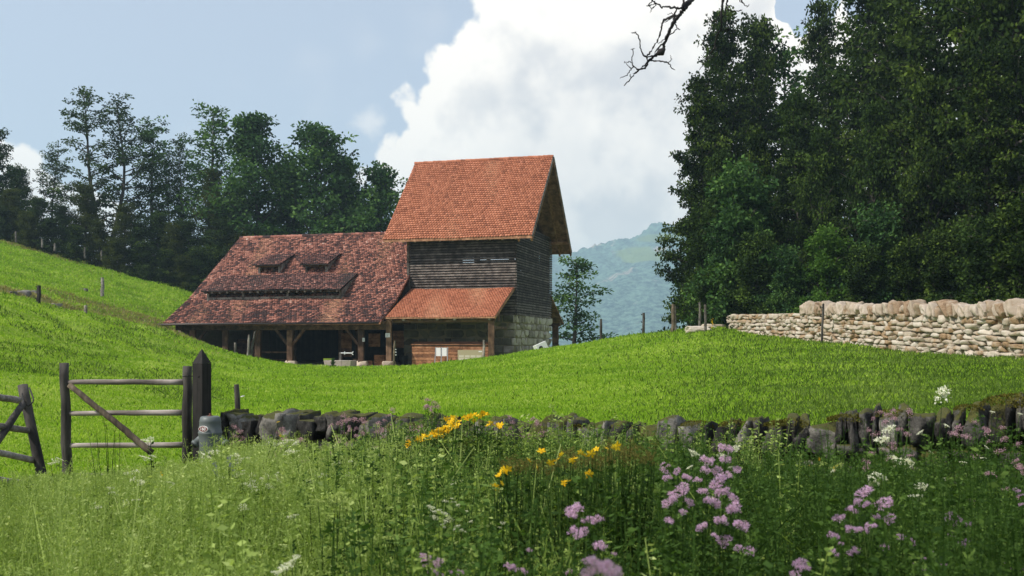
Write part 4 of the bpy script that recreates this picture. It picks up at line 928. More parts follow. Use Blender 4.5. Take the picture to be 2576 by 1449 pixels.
# ---------------------------------------------------------------- trees
def tree_meshes(name, seed, H, tr, prof, nb, cl, lpc, ll, lw_, up0=15, up1=60, base=.12, flatz=.55, twin=False, bend=.04, spacing=1.):
    rs = np.random.default_rng(seed); random.seed(seed)
    mb = MB(); ths = []
    for q in range(2 if twin else 1):
        off = np.array([0, 0, 0.]); pts = []; ph = rs.uniform(0, 6)
        for i in range(9):
            f_ = i/8; pts.append(Vector((bend*H*math.sin(f_*2.5+ph)*f_+(q*2-1)*(.09*H*min(1, f_*1.8) if twin else 0), bend*H*math.cos(f_*2+ph)*f_*.6, f_*H*(.97 if q == 0 else .9))))
        rad = [tr*(1-.93*(i/8)**.8)*(.75 if twin else 1) for i in range(9)]; mb.tube(pts, rad, 8); ths.append((pts, rad))
    def tp(pts, f_):
        x = f_*8; i = min(7, int(x)); return np.array(pts[i].lerp(pts[i+1], x-i))
    C = []; 
    for i in range(nb):
        f_ = base+(1-base)*((i+rs.uniform(0, 1))/nb)**.9; pts, rad = ths[i % len(ths)]
        p0 = tp(pts, min(f_, .99)); az_ = i*2.4+rs.normal(0, .5); Lb = prof(f_)*rs.uniform(.55, 1.1)
        el_ = R(up0+(up1-up0)*f_+rs.normal(0, 8)); d = np.array([math.cos(az_)*math.cos(el_), math.sin(az_)*math.cos(el_), math.sin(el_)])
        bp = [p0]; n = 5
        for k in range(n):
            d = d+np.array([rs.normal(0, .13), rs.normal(0, .13), rs.normal(-.03, .1)]); d /= np.linalg.norm(d); bp.append(bp[-1]+d*Lb/n)
        r0 = max(.025, tr*.33*(1-f_*.75)); mb.tube([Vector(x) for x in bp], [r0*(1-.8*k/n) for k in range(n+1)], 5, cap=False)
        bp = np.array(bp); m_ = max(2, int(Lb/(cl*.62*spacing)))
        for k in range(m_):
            g_ = .28+.72*(k+rs.uniform(0, 1))/m_; x = g_*n; j = min(n-1, int(x)); c = bp[j]*(1-x+j)+bp[j+1]*(x-j)
            side = rs.normal(0, 1, 3)*np.array([1, 1, .45]); side /= np.linalg.norm(side); c2 = c+side*cl*rs.uniform(.2, 1.0)*(1.15-.5*g_)
            C.append((c2, cl*rs.uniform(.55, 1.)))
            if rs.random() < .5: mb.tube([Vector(c), Vector(c2)], [.02+tr*.02, .012], 3, cap=False)
    LV = []; 
    Pc = []; Dc = []; rr = []
    for c, r_ in C:
        n = max(4, int(lpc*(r_/cl)**2*rs.uniform(.6, 1.25))); q = rs.normal(0, 1, (n, 3)); q /= np.linalg.norm(q, axis=1)[:, None]; q *= (rs.uniform(.1, 1, n)**.5)[:, None]
        P = c+q*np.array([r_, r_, r_*flatz]); dd_ = q+rs.normal(0, .5, (n, 3))+np.array([0, 0, -.25]); Pc.append(P); Dc.append(dd_); tone = rs.normal(.42, .2)
        rr.append(np.clip(tone+rs.normal(0, .14, n)+q[:, 2]*.06, 0, 1))
    Pc = np.vstack(Pc); Dc = np.vstack(Dc); rr = np.concatenate(rr); n = len(Pc)
    V, Fq = quads(Pc, Dc, ll*rs.uniform(.6, 1.25, n), lw_*rs.uniform(.7, 1.2, n), rs)
    return mb.mesh(name+'_trunk', smooth=True), npmesh(name+'_crown', V, Fq, rr)
TM = {}
def prof_round(R_): return lambda f_: R_*math.sin(min(1, max(0, (f_-.02)))*math.pi)**.55*(.55+.6*(1-f_))
def prof_tall(R_): return lambda f_: R_*(1.0-.62*f_)
def prof_top(R_): return lambda f_: R_*(.45+.75*math.sin(f_*math.pi*.9))
TM['twin'] = tree_meshes('twin', 3, 20, .38, lambda f_: 4.6*(1-.3*f_) if f_ < .45 else 3.9*min(1, (1.12-f_)*2.6), 92, .62, 46, .28, .16, 10, 58, .08, .42, True, spacing=1.35)
TM['sparse'] = tree_meshes('sparse', 5, 16, .24, lambda f_: 2.9*(.6+.4*math.sin(f_*3.1)), 62, .55, 40, .26, .15, 18, 55, .16, .42, spacing=1.3)
TM['round'] = tree_meshes('round', 8, 16, .40, prof_round(5.2), 74, .95, 92, .30, .20, 8, 62, .1, .55, spacing=1.2)
TM['column'] = tree_meshes('column', 11, 17, .34, lambda f_: (2.9 if f_ < .72 else 3.4*(1.35-f_)), 90, .8, 80, .27, .17, 15, 50, .03, .75)
TM['dense'] = tree_meshes('dense', 13, 15, .36, lambda f_: 4.4*(1-.5*f_), 95, .95, 85, .30, .19, 0, 50, .02, .6)
TM['beech'] = tree_meshes('beech', 17, 24, .45, lambda f_: 6.2*(1-.72*f_**1.4), 150, .95, 92, .30, .20, 0, 48, .02, .42, spacing=1.2)
TM['maple'] = tree_meshes('maple', 19, 22, .42, lambda f_: 5.6*(1-.62*f_**1.2), 140, .9, 95, .30, .22, 5, 50, .02, .45, spacing=1.2)
TM['shrub'] = tree_meshes('shrub', 23, 6, .12, lambda f_: 2.6*(1-.45*f_), 60, .55, 90, .19, .13, 10, 60, .0, .6)
TM['shade_canopy'] = tree_meshes('shade_canopy', 37, 17, .42, lambda f_: 7.5*(1.1-.7*f_), 80, 1.1, 70, .17, .11, 0, 50, .45, .5)
TM['layered'] = tree_meshes('layered', 29, 12, .26, lambda f_: 3.9*(.75+.25*math.cos(f_*17))*(1.05-.72*f_), 34, .8, 75, .27, .15, 8, 42, .16, .38, spacing=1.15)
used = set()
def plant_tree(kind, px, ptop, Y, mat, name, label, cat='tree', group=None, rot=0., wide=1., zb=None, lift=0.):
    H = {'twin': 20, 'sparse': 16, 'round': 16, 'column': 17, 'dense': 15, 'beech': 24, 'maple': 22, 'shrub': 6, 'layered': 12, 'shade_canopy': 17}[kind]
    a = at(px, ptop, Y); z0 = (Zg(a.x, a.y) if zb is None else zb)-.25+lift; s_ = (a.z-z0)/H
    t_ = thing(name, label, cat, (a.x, a.y, z0), group); t_.rotation_euler = (0, 0, rot); t_.scale = (s_*wide, s_*wide, s_)
    tm, cm = TM[kind]
    o = bpy.data.objects.new('trunk', tm); SC.collection.objects.link(o); o.parent = t_
    if not tm.materials: tm.materials.append(M['bark'])
    o = bpy.data.objects.new('crown', cm); SC.collection.objects.link(o); o.parent = t_
    if not cm.materials: cm.materials.append(M[mat])
    o.material_slots[0].link = 'OBJECT'; o.material_slots[0].material = M[mat]
    return t_
GL = 'trees on the left skyline'
plant_tree('dense', -20, 330, 112, 'leaf_a', 'broadleaf_tree', 'dark tree cut by the left picture edge', group=GL, rot=1)
plant_tree('dense', 52, 425, 118, 'leaf_a', 'broadleaf_tree', 'lower dark tree second from the left edge', group=GL, rot=2.2)
plant_tree('sparse', 134, 372, 120, 'leaf_a', 'broadleaf_tree', 'ragged narrow tree left of the tall twin-trunked tree', group=GL, rot=.5, wide=1.25)
plant_tree('twin', 262, 218, 114, 'leaf_a', 'broadleaf_tree', 'tallest left tree, twin trunks with airy see-through top', group=GL, rot=0, wide=1.25)
plant_tree('dense', 215, 470, 110, 'leaf_c', 'broadleaf_tree', 'olive green tree filling in below the tall twin trunks', group=GL, rot=4)
plant_tree('dense', 310, 520, 108, 'leaf_c', 'broadleaf_tree', 'olive green lower tree right of the twin trunks', group=GL, rot=5.1, wide=1.1)
plant_tree('sparse', 388, 312, 118, 'leaf_b', 'broadleaf_tree', 'slim sparse tree right of the twin-trunked tree', group=GL, rot=1.4, wide=1.3)
plant_tree('sparse', 425, 400, 121, 'leaf_a', 'broadleaf_tree', 'short slim tree hard against the slim sparse tree', group=GL, rot=3.4)
plant_tree('sparse', 462, 352, 119, 'leaf_a', 'broadleaf_tree', 'very thin tree between the slim tree and ivy column', group=GL, rot=2.6, wide=.75)
plant_tree('sparse', 522, 284, 116, 'leaf_b', 'broadleaf_tree', 'tree with open crown rising out of the ivy column', group=GL, rot=5, wide=1.4)
plant_tree('column', 532, 430, 112, 'leaf_c', 'ivy_clad_tree', 'olive ivy-covered column tree at the barn roof corner', group=GL, rot=1, wide=1.0)
plant_tree('round', 652, 290, 112, 'leaf_b', 'broadleaf_tree', 'big full round tree, left one above the barn ridge', group=GL, rot=0, wide=1.15)
plant_tree('round', 782, 318, 110, 'leaf_b', 'broadleaf_tree', 'big round tree in the middle above the barn ridge', group=GL, rot=2.1, wide=1.15)
plant_tree('round', 728, 420, 116, 'leaf_a', 'broadleaf_tree', 'darker tree filling between the two big round trees', group=GL, rot=4.2)
plant_tree('round', 862, 400, 114, 'leaf_b', 'broadleaf_tree', 'round tree just right of the middle round tree', group=GL, rot=1.2, wide=.9)
plant_tree('round', 945, 418, 110, 'leaf_b', 'broadleaf_tree', 'loose round tree next to the tower roof', group=GL, rot=3.3, wide=1.0)
plant_tree('dense', 590, 470, 118, 'leaf_a', 'broadleaf_tree', 'dark low tree behind the barn roof verge', group=GL, rot=.3)
GU = 'dark undergrowth trees along the left wood edge'
for i, (px, pt, Y) in enumerate(((20, 480, 110), (95, 500, 110), (160, 520, 109), (250, 560, 106), (345, 560, 108), (395, 540, 109), (440, 570, 108), (480, 560, 109), (560, 560, 108))):
    plant_tree('dense', px, pt, Y, 'leaf_a' if i % 3 else 'leaf_c', 'undergrowth_tree', 'low dark undergrowth tree along the left wood edge', 'tree', GU, rot=i*1.3, wide=1.25)
for i, (px, pt, Y) in enumerate(((70, 545, 107), (130, 560, 107), (190, 580, 105), (290, 610, 104), (360, 620, 104), (415, 640, 104), (460, 655, 104), (500, 640, 105), (540, 640, 106), (590, 600, 108), (2, 530, 108))):
    plant_tree('shrub', px, pt, Y, 'leaf_e' if i % 3 else 'leaf_c', 'shrub', 'dark shrub at the foot of the left wood', 'shrub', 'shrubs at the foot of the left wood', rot=i*1.9, wide=1.3)
plant_tree('layered', 1440, 645, 92, 'leaf_b', 'layered_tree', 'small open tree standing behind the kiln against the mountain', rot=.6, wide=1.3)
GR = 'trees of the wood on the right'
RT = [('maple', 1768, 205, 62, 'leaf_e', 'tree at the left edge of the right wood with stepped outline', 1.0, 0, .8),
 ('beech', 1835, 20, 66, 'leaf_e', 'tall pointed tree standing out on the right wood skyline', 2.0, 0, .72),
 ('maple', 1905, 60, 70, 'leaf_e', 'thin-crowned tree in the skyline gap of the right wood', 4, 0, .7),
 ('sparse', 1985, 105, 72, 'leaf_b', 'low airy tree in the skyline notch where blue sky shows', 1, 0, 1.2),
 ('beech', 2075, 0, 66, 'leaf_e', 'spire-like dark tree right of the skyline notch', 3, 0, .6),
 ('beech', 2160, -120, 62, 'leaf_a', 'broad tree rising past the frame right of the spire', 5, 0, .9),
 ('maple', 2010, 260, 58, 'leaf_a', 'mid-height green tree in front of the skyline notch', .3, 0, .9),
 ('beech', 2290, -250, 56, 'leaf_e', 'very tall dark tree in the middle of the right wood', .8, 0, .85),
 ('beech', 2430, -350, 50, 'leaf_e', 'darkest very tall tree near the right picture edge', 2.6, 0, .85),
 ('maple', 2560, -400, 44, 'leaf_e', 'very tall tree at the right picture edge', 4.4, 0, .8),
 ('round', 1822, 380, 55, 'leaf_a', 'rounded tree bulging out at the left foot of the wood', 5.5, 0, .62),
 ('round', 1895, 330, 54, 'leaf_e', 'green rounded tree second along the wood front', 2.7, 0, .62),
 ('round', 2060, 330, 52, 'leaf_a', 'dark green tree in the wood front, centre', 1.9, 0, .62),
 ('round', 2200, 260, 50, 'leaf_a', 'olive green tree in the wood front right of centre', 3.9, 0, .62),
 ('round', 2340, 200, 46, 'leaf_e', 'deep shaded tree in the wood front toward the right', 5.9, 0, .6),
 ('maple', 2480, 150, 41, 'leaf_e', 'deep shaded tree at the right end of the wood front', .9, 0, .8),
 ('maple', 2690, 0, 38, 'leaf_a', 'tree half outside the frame on the far right', 2.9, 0, .9)]
for kd, px, pt, Y, mt, lab, rot, lf, wd in RT: plant_tree(kd, px, pt, Y, mt, 'wood_tree', lab, 'tree', GR, rot, wd)
for i, (px, pt, Y, mt, lab) in enumerate(((1778, 560, 56, 'leaf_a', 'dark bush low at the left corner of the right wood'), (1782, 700, 52, 'leaf_a', 'small bush behind the pair of fence posts'), (1822, 600, 52, 'leaf_b', 'bush above the left end of the pale wall'),
    (1868, 470, 52, 'leaf_b', 'fresh green bush glowing in the wood front, highest'), (1900, 620, 50, 'leaf_a', 'dark bush under the glowing fresh green bush'), (1975, 650, 49, 'leaf_b', 'bush behind the low part of the pale wall'),
    (2085, 610, 47, 'leaf_d', 'bright green bush above the step in the pale wall'), (2170, 650, 45, 'leaf_a', 'bush right of the bright green bush'), (2210, 560, 46, 'leaf_b', 'greyish green bush over the coping, centre'),
    (2290, 640, 41, 'leaf_e', 'dark bush behind the coping stones, centre right'), (2380, 620, 38, 'leaf_e', 'dark bush behind the coping stones, right'), (2470, 600, 35, 'leaf_a', 'bush behind the wall near the right edge'), (2570, 560, 32, 'leaf_e', 'bush cut by the right picture edge'))):
    plant_tree('shrub', px, pt, Y, mt, 'bush', lab, 'bush', 'bushes along the foot of the right wood', i*2.1, 1.0)
# unseen trees added beside and behind the viewer to shade the right bank
def off_tree(x, y, z1, label, rot, wide):
    H = 17; t_ = thing('shade_tree', label, 'tree', (x, y, -.1)); s_ = z1/H; t_.rotation_euler = (0, 0, rot); t_.scale = (s_*wide, s_*wide, s_); tm, cm = TM['shade_canopy']
    for nm, me_, mt in (('trunk', tm, 'bark'), ('crown', cm, 'leaf_b')):
        if not me_.materials: me_.materials.append(M[mt])
        o = bpy.data.objects.new(nm, me_); SC.collection.objects.link(o); o.parent = t_
off_tree(-4.5, -1.5, 19, 'tall unseen tree added for its shade, on the left behind the viewer', .4, .62)
off_tree(-2.5, -4.5, 25, 'second tall unseen tree added for its shade, straight behind the viewer', 1.4, .6)
#@@PART4
# ---------------------------------------------------------------- bare branches hanging into the top of the picture
def Z6(x, y, Y): return at((2350+x/3.623)*.644, y/3.623*.644, Y)
YB = 8.6
br = thing('dead_branch', 'bare dead branch hanging into the top of the picture, left one', 'branch', Z6(1290, -60, YB))
br2 = thing('dead_branch', 'bare dead branch hanging beside the wood, right one', 'branch', Z6(1740, -60, YB+.4))
def twig(par, pts, r0, r1, yo=0., Y=YB):
    P = []; random.seed(len(pts)*7+int(pts[0][0]))
    for i, (x, y) in enumerate(pts):
        P.append(Z6(x, y, Y+yo+.1*math.sin(x*.01)+.0))
    full = []; rr = []
    n = len(P)-1
    for i in range(n):
        for k in range(5):
            f_ = (i+k/5)/n; q = P[i].lerp(P[i+1], k/5)+Vector((random.uniform(-1, 1), random.uniform(-1, 1), random.uniform(-1, 1)))*.006; full.append(q); rr.append((r0+(r1-r0)*f_)*random.uniform(.8, 1.35))
    full.append(P[-1]); rr.append(r1*.7); mb = MB(); mb.tube(full, rr, 6, wob=.15); mb.build('twig', M['deadbark'], par, True)
B1 = [(1420, -140), (1290, -10), (1160, 120), (1100, 220), (1025, 310), (960, 440), (900, 590), (860, 710), (740, 800), (660, 880), (610, 970), (520, 990), (430, 1100), (320, 1215)]
twig(br, B1, .021, .004)
for p_, a_, b_ in (([(1170, -80), (1150, 110), (1060, 120), (960, 100), (850, 105), (780, 50), (700, 70), (630, 80)], .011, .003), ([(780, 60), (710, 130), (690, 185)], .005, .002), ([(720, 0), (760, 40), (780, 60)], .006, .004), ([(720, 0), (670, 70), (710, 130)], .005, .003),
    ([(1100, 215), (960, 245), (865, 300), (850, 400), (800, 560), (700, 720), (645, 800)], .010, .006), ([(1060, 120), (1010, 280)], .006, .006), ([(1000, 250), (1010, 190), (925, 200)], .004, .002), ([(1000, 250), (900, 310), (830, 325)], .005, .002),
    ([(640, 800), (600, 800), (550, 670), (540, 560), (480, 460), (420, 462)], .007, .003), ([(470, 465), (490, 445)], .003, .002), ([(645, 800), (650, 870)], .007, .006), ([(660, 815), (740, 790)], .006, .006),
    ([(700, 860), (820, 860), (940, 890), (985, 955), (1040, 990)], .006, .003), ([(940, 890), (990, 850), (970, 780)], .004, .002), ([(520, 990), (455, 945), (430, 890), (440, 700), (470, 680)], .006, .002), ([(440, 700), (410, 697)], .003, .002),
    ([(455, 945), (420, 970), (360, 1060), (260, 1110)], .005, .003), ([(420, 970), (340, 885), (320, 882)], .004, .002), ([(340, 885), (400, 875), (430, 895)], .003, .003), ([(1025, 310), (1070, 400), (1110, 415)], .006, .003), ([(1070, 400), (1000, 470), (960, 490)], .005, .004),
    ([(920, 530), (850, 590), (795, 620)], .004, .002), ([(860, 625), (830, 640), (750, 770)], .006, .005), ([(500, 1030), (440, 1040)], .003, .002), ([(430, 1100), (410, 1090), (405, 1045)], .004, .002), ([(660, 880), (600, 930), (550, 975)], .005, .005)):
    twig(br, p_, a_, b_)
mb = MB(); c = Z6(845, 735, YB); mb.tube([c+Vector((-.035, 0, -.02)), c, c+Vector((.03, 0, .03))], [.015, .034, .012], 8, wob=.2); mb.build('burr', M['deadbark'], br, True)
twig(br2, [(1745, -120), (1730, -10), (1700, 150), (1690, 420), (1640, 470), (1600, 660), (1500, 820), (1380, 995)], .013, .003, .3)
for p_, a_, b_ in (([(1690, 180), (1620, 290), (1560, 305), (1500, 235)], .005, .002), ([(1620, 290), (1615, 410)], .004, .002), ([(1785, -90), (1770, 90), (1740, 220), (1690, 260)], .008, .003), ([(1770, 90), (1800, 150), (1920, 165), (1990, 140)], .006, .004), ([(1790, 80), (1830, 85), (1880, 110)], .004, .002),
    ([(1690, 420), (1740, 445), (1800, 410), (1880, 455), (1950, 370)], .006, .003), ([(1800, 410), (1780, 440), (1820, 470), (1880, 455)], .004, .003), ([(1600, 660), (1630, 720)], .004, .002), ([(1950, -60), (2010, 60), (2060, 100), (2090, 60)], .005, .003), ([(1940, 0), (2000, 50)], .004, .003), ([(1500, 800), (1520, 835), (1590, 780)], .004, .002)):
    twig(br2, p_, a_, b_, .3)

# ---------------------------------------------------------------- mountain across the valley
KM = 2.5; xs = np.linspace(-160, 620, 360); ys = np.concatenate([np.linspace(560, 1500, 220)])
XM, YM = np.meshgrid(xs, ys, indexing='ij')
def fbm(X, Y, sc, oct_=5, seed=0):
    r = np.random.default_rng(seed); o = np.zeros_like(X); a = 1.
    for k in range(oct_):
        for q in range(3):
            th = r.uniform(0, 6.28); f_ = (2**k)/sc*r.uniform(.8, 1.25); o += a*np.sin((X*math.cos(th)+Y*math.sin(th))*f_*6.28+r.uniform(0, 6.28))/3
        a *= .5
    return o
um = XM/YM
crest = np.interp(um, [-.2, -.05, .0, .03, .06, .09, .12, .14, .17, .2, .5], [-30, -20, 75, 104, 104, 113, 121, 128, 127, 135, 150])
fr = np.clip((YM-560)/(1080-560), 0, 1); hm = -75+(crest+75)*fr**.85+fbm(XM, YM, 260, 6, 4)*9*fr-np.clip(YM-1080, 0, None)*.35
hm += np.abs(fbm(XM+YM*.35, YM*.25, 90, 4, 9))*-7*fr
rt = np.random.default_rng(5); hm += rt.normal(0, .75, hm.shape)*fr; XM = XM*KM; YM = YM*KM; hm = hm*KM
I = np.arange(XM.size).reshape(XM.shape)
me = npmesh('mountain', np.stack([XM, YM, EYE+hm], -1).reshape(-1, 3), np.stack([I[:-1, :-1], I[1:, :-1], I[1:, 1:], I[:-1, 1:]], -1).reshape(-1, 4), smooth=True)
m, t, p, _ = newmat('mountain'); v = coords(t); n = NZ(t, v, .005, 8, .6); nf = NZ(t, v, .07, 8, .75); nr = NZ(t, coords(t, (1, 1, .5)), .009, 8, .7, .6)
wd = MIX(t, MR(t, nf, .38, .62), (.010, .045, .06), (.15, .26, .20))  # forest colour pushed to blue so the surface carries part of the haze
c = MIX(t, MR(t, nr, .59, .65), wd, (.36, .31, .26))
def mspot(cx_, cy_, cz_, rx, ry, rz_):
    mp = t.nodes.new('ShaderNodeMapping'); mp.vector_type = 'TEXTURE'; mp.inputs['Location'].default_value = (cx_, cy_, cz_); mp.inputs['Scale'].default_value = (rx, ry, rz_)
    t.links.new(v, mp.inputs[0]); ln = N(t, 'ShaderNodeVectorMath', operation='LENGTH'); t.links.new(mp.outputs[0], ln.inputs[0])
    return MR(t, M_(t, 'ADD', ln.outputs['Value'], M_(t, 'MULTIPLY', M_(t, 'SUBTRACT', n, .5), 2.5)), .8, 1.05, 1, 0)
a = at(1600, 640, 2500); c = MIX(t, mspot(a.x, a.y, a.z, 75, 500, 32), c, MIX(t, nf, (.09, .16, .05), (.20, .26, .10)))
a = at(1660, 606, 2650); c = MIX(t, mspot(a.x, a.y, a.z, 65, 500, 16), c, MIX(t, nf, (.08, .14, .05), (.18, .24, .09)))
t.links.new(c, p.inputs['Base Color']); p.inputs['Roughness'].default_value = 1; bump(t, p, nf, 8., 1.)
tag(link('mountain', me, m), kind='structure')
# the air between
mb = MB(); x0, x1, y0, y1, z0, z1 = -3600, 3600, -120, 4200, -230, EYE+365
mb.hexa([(x0, y0, z0), (x1, y0, z0), (x1, y1, z0), (x0, y1, z0), (x0, y0, z1), (x1, y0, z1), (x1, y1, z1), (x0, y1, z1)])
hz = bpy.data.materials.new('haze'); hz.use_nodes = True; t = hz.node_tree; t.nodes.clear(); ou = t.nodes.new('ShaderNodeOutputMaterial'); pv = t.nodes.new('ShaderNodeVolumePrincipled')
pv.inputs['Color'].default_value = (.62, .87, 1, 1); pv.inputs['Density'].default_value = .00034; pv.inputs['Anisotropy'].default_value = .1; t.links.new(pv.outputs[0], ou.inputs['Volume'])
tag(mb.build('haze', hz), kind='stuff')

# ---------------------------------------------------------------- meadow grass
def grass(name, n, zlo, zhi, pw_, mat, L0, lk, w0, wk, label, ulo=-.66, uhi=.74, keep=None, tilt=.5, seed=1):
    rs = np.random.default_rng(seed); U_ = rs.uniform(ulo, uhi, n); q = rs.random(n); e = 1-pw_
    Y = (zlo**e+(zhi**e-zlo**e)*q)**(1/e); X = U_*Y; s, t_ = st_of(X, Y)
    ok = ~((s > -25.3) & (s < .3) & (t_ > -5.5) & (t_ < 16)) & ~in_apron(X, Y)
    ok &= (Y > wall_front(U_)+.42) | (U_ < WL-.005)
    if keep is not None: ok &= keep(X, Y, rs)
    X, Y = X[ok], Y[ok]; n = len(X); Zv = EYE+Hh(X, Y)-.01
    pat = .5+.5*np.sin(X*.55+Y*.31+2*np.sin(Y*.21))*np.sin(Y*.45-X*.23+1.5*np.sin(X*.3)); pat2 = .5+.5*np.sin(X*3.1+1.3*np.sin(Y*2.2))*np.sin(Y*2.7+1.1*np.sin(X*1.7))
    L = (L0+lk*Y)*rs.uniform(.5, 1.3, n)*(.7+.6*pat2); Wd = (w0+wk*Y)*rs.uniform(.6, 1.3, n)
    D = np.stack([rs.normal(0, tilt, n), rs.normal(0, tilt, n), np.ones(n)], -1)
    V, Fq = quads(np.stack([X, Y, Zv], -1), D, L, Wd, rs)
    pat3 = .5+.5*np.sin(X*8.3+2*np.sin(Y*5.2))*np.sin(Y*6.1+1.7*np.sin(X*5.)); r = np.clip(.42+.26*(pat-.5)+.24*(pat2-.5)+.16*(pat3-.5)+rs.normal(0, .19, n), 0, 1)
    o = link(name, npmesh(name, V, Fq, r), M[mat]); return tag(o, label, 'grass', kind='stuff')
def on_bank(X, Y, rs):
    q = np.zeros(len(X), bool)
    for cx_, cy_, rx, ry in ((-27.5, 73, 7, 4.5), (-24.5, 67, 6, 3), (-30.5, 62.5, 5.2, 3.0), (-50, 106, 7, 4)):
        q |= ((X-cx_)/rx)**2+((Y-cy_)/ry)**2 < rs.uniform(.3, 1.2, len(X))
    return q | (rs.random(len(X)) < .05)
grass('meadow_grass', 640000, 9, 66, 1.05, 'grass', .022, .0021, .0035, .00085, 'bright green mown meadow grass behind the wall', seed=2, keep=lambda X, Y, rs: (Y < 55) | ~on_bank(X, Y, rs))
grass('hill_grass', 120000, 66, 122, .3, 'grass', .10, .0012, .03, .0006, 'yellowish green grass on the left hill', -.56, -.2, seed=3, keep=lambda X, Y, rs: ~on_bank(X, Y, rs) | (rs.random(len(X)) < .2))
def lush_shade(X, Y, rs):  # long tufts, thicker to the right where dark blades imitate the lawn's shade
    u = X/Y; side = np.clip((u-.10)/.32, 0, 1)*np.clip((Y-9)/4, 0, 1)+np.clip((-u-.27)/.12, 0, .6)*(np.sin(X*1.1+2*np.sin(Y*.6))*np.sin(Y*.9+1.5*np.sin(X*.7)) > .15)*(Y > 20)+.03
    return rs.random(len(X)) < side
grass('long_grass', 290000, 9, 60, 1.05, 'grass_d', .05, .0034, .004, .0009, 'longer grass in tufts on the meadow edges, coloured darker for the shade at right', seed=6, keep=lush_shade, tilt=.6)
grass('dry_grass', 90000, 50, 116, .2, 'dry', .14, .001, .03, .0004, 'tufts of dry brownish grass on the hill banks', -.56, -.28, keep=on_bank, tilt=.9, seed=4)

# ---------------------------------------------------------------- flower bank in front of the wall
acc_parts = {}
def put(key, V, Fq, r):
    acc_parts.setdefault(key, []).append((V, Fq, r))
def stem_quads(P0, P1, w_, rs):
    n = len(P0); D = P1-P0; S = np.cross(D, np.tile([0, 1, .2], (n, 1))); S /= np.linalg.norm(S, axis=1)[:, None]+1e-9; w_ = np.broadcast_to(w_, n)[:, None]
    V = np.stack([P0-S*w_/2, P0+S*w_/2, P1+S*w_*.3, P1-S*w_*.3], 1).reshape(-1, 3); return V, np.arange(n*4).reshape(n, 4)
def top_of(u):      # how high the growth stands, as height relative to the eye at unit distance
    x = CX+u*F
    return (CY-np.interp(x, [-200, 0, 150, 300, 480, 560, 700, 900, 1000, 1100, 1230, 1300, 1500, 1650, 1750, 1900, 2100, 2250, 2400, 2700], [1215, 1210, 1190, 1185, 1165, 1120, 1120, 1110, 1085, 1075, 1075, 1120, 1125, 1110, 1110, 1150, 1160, 1120, 1105, 1100]))/F
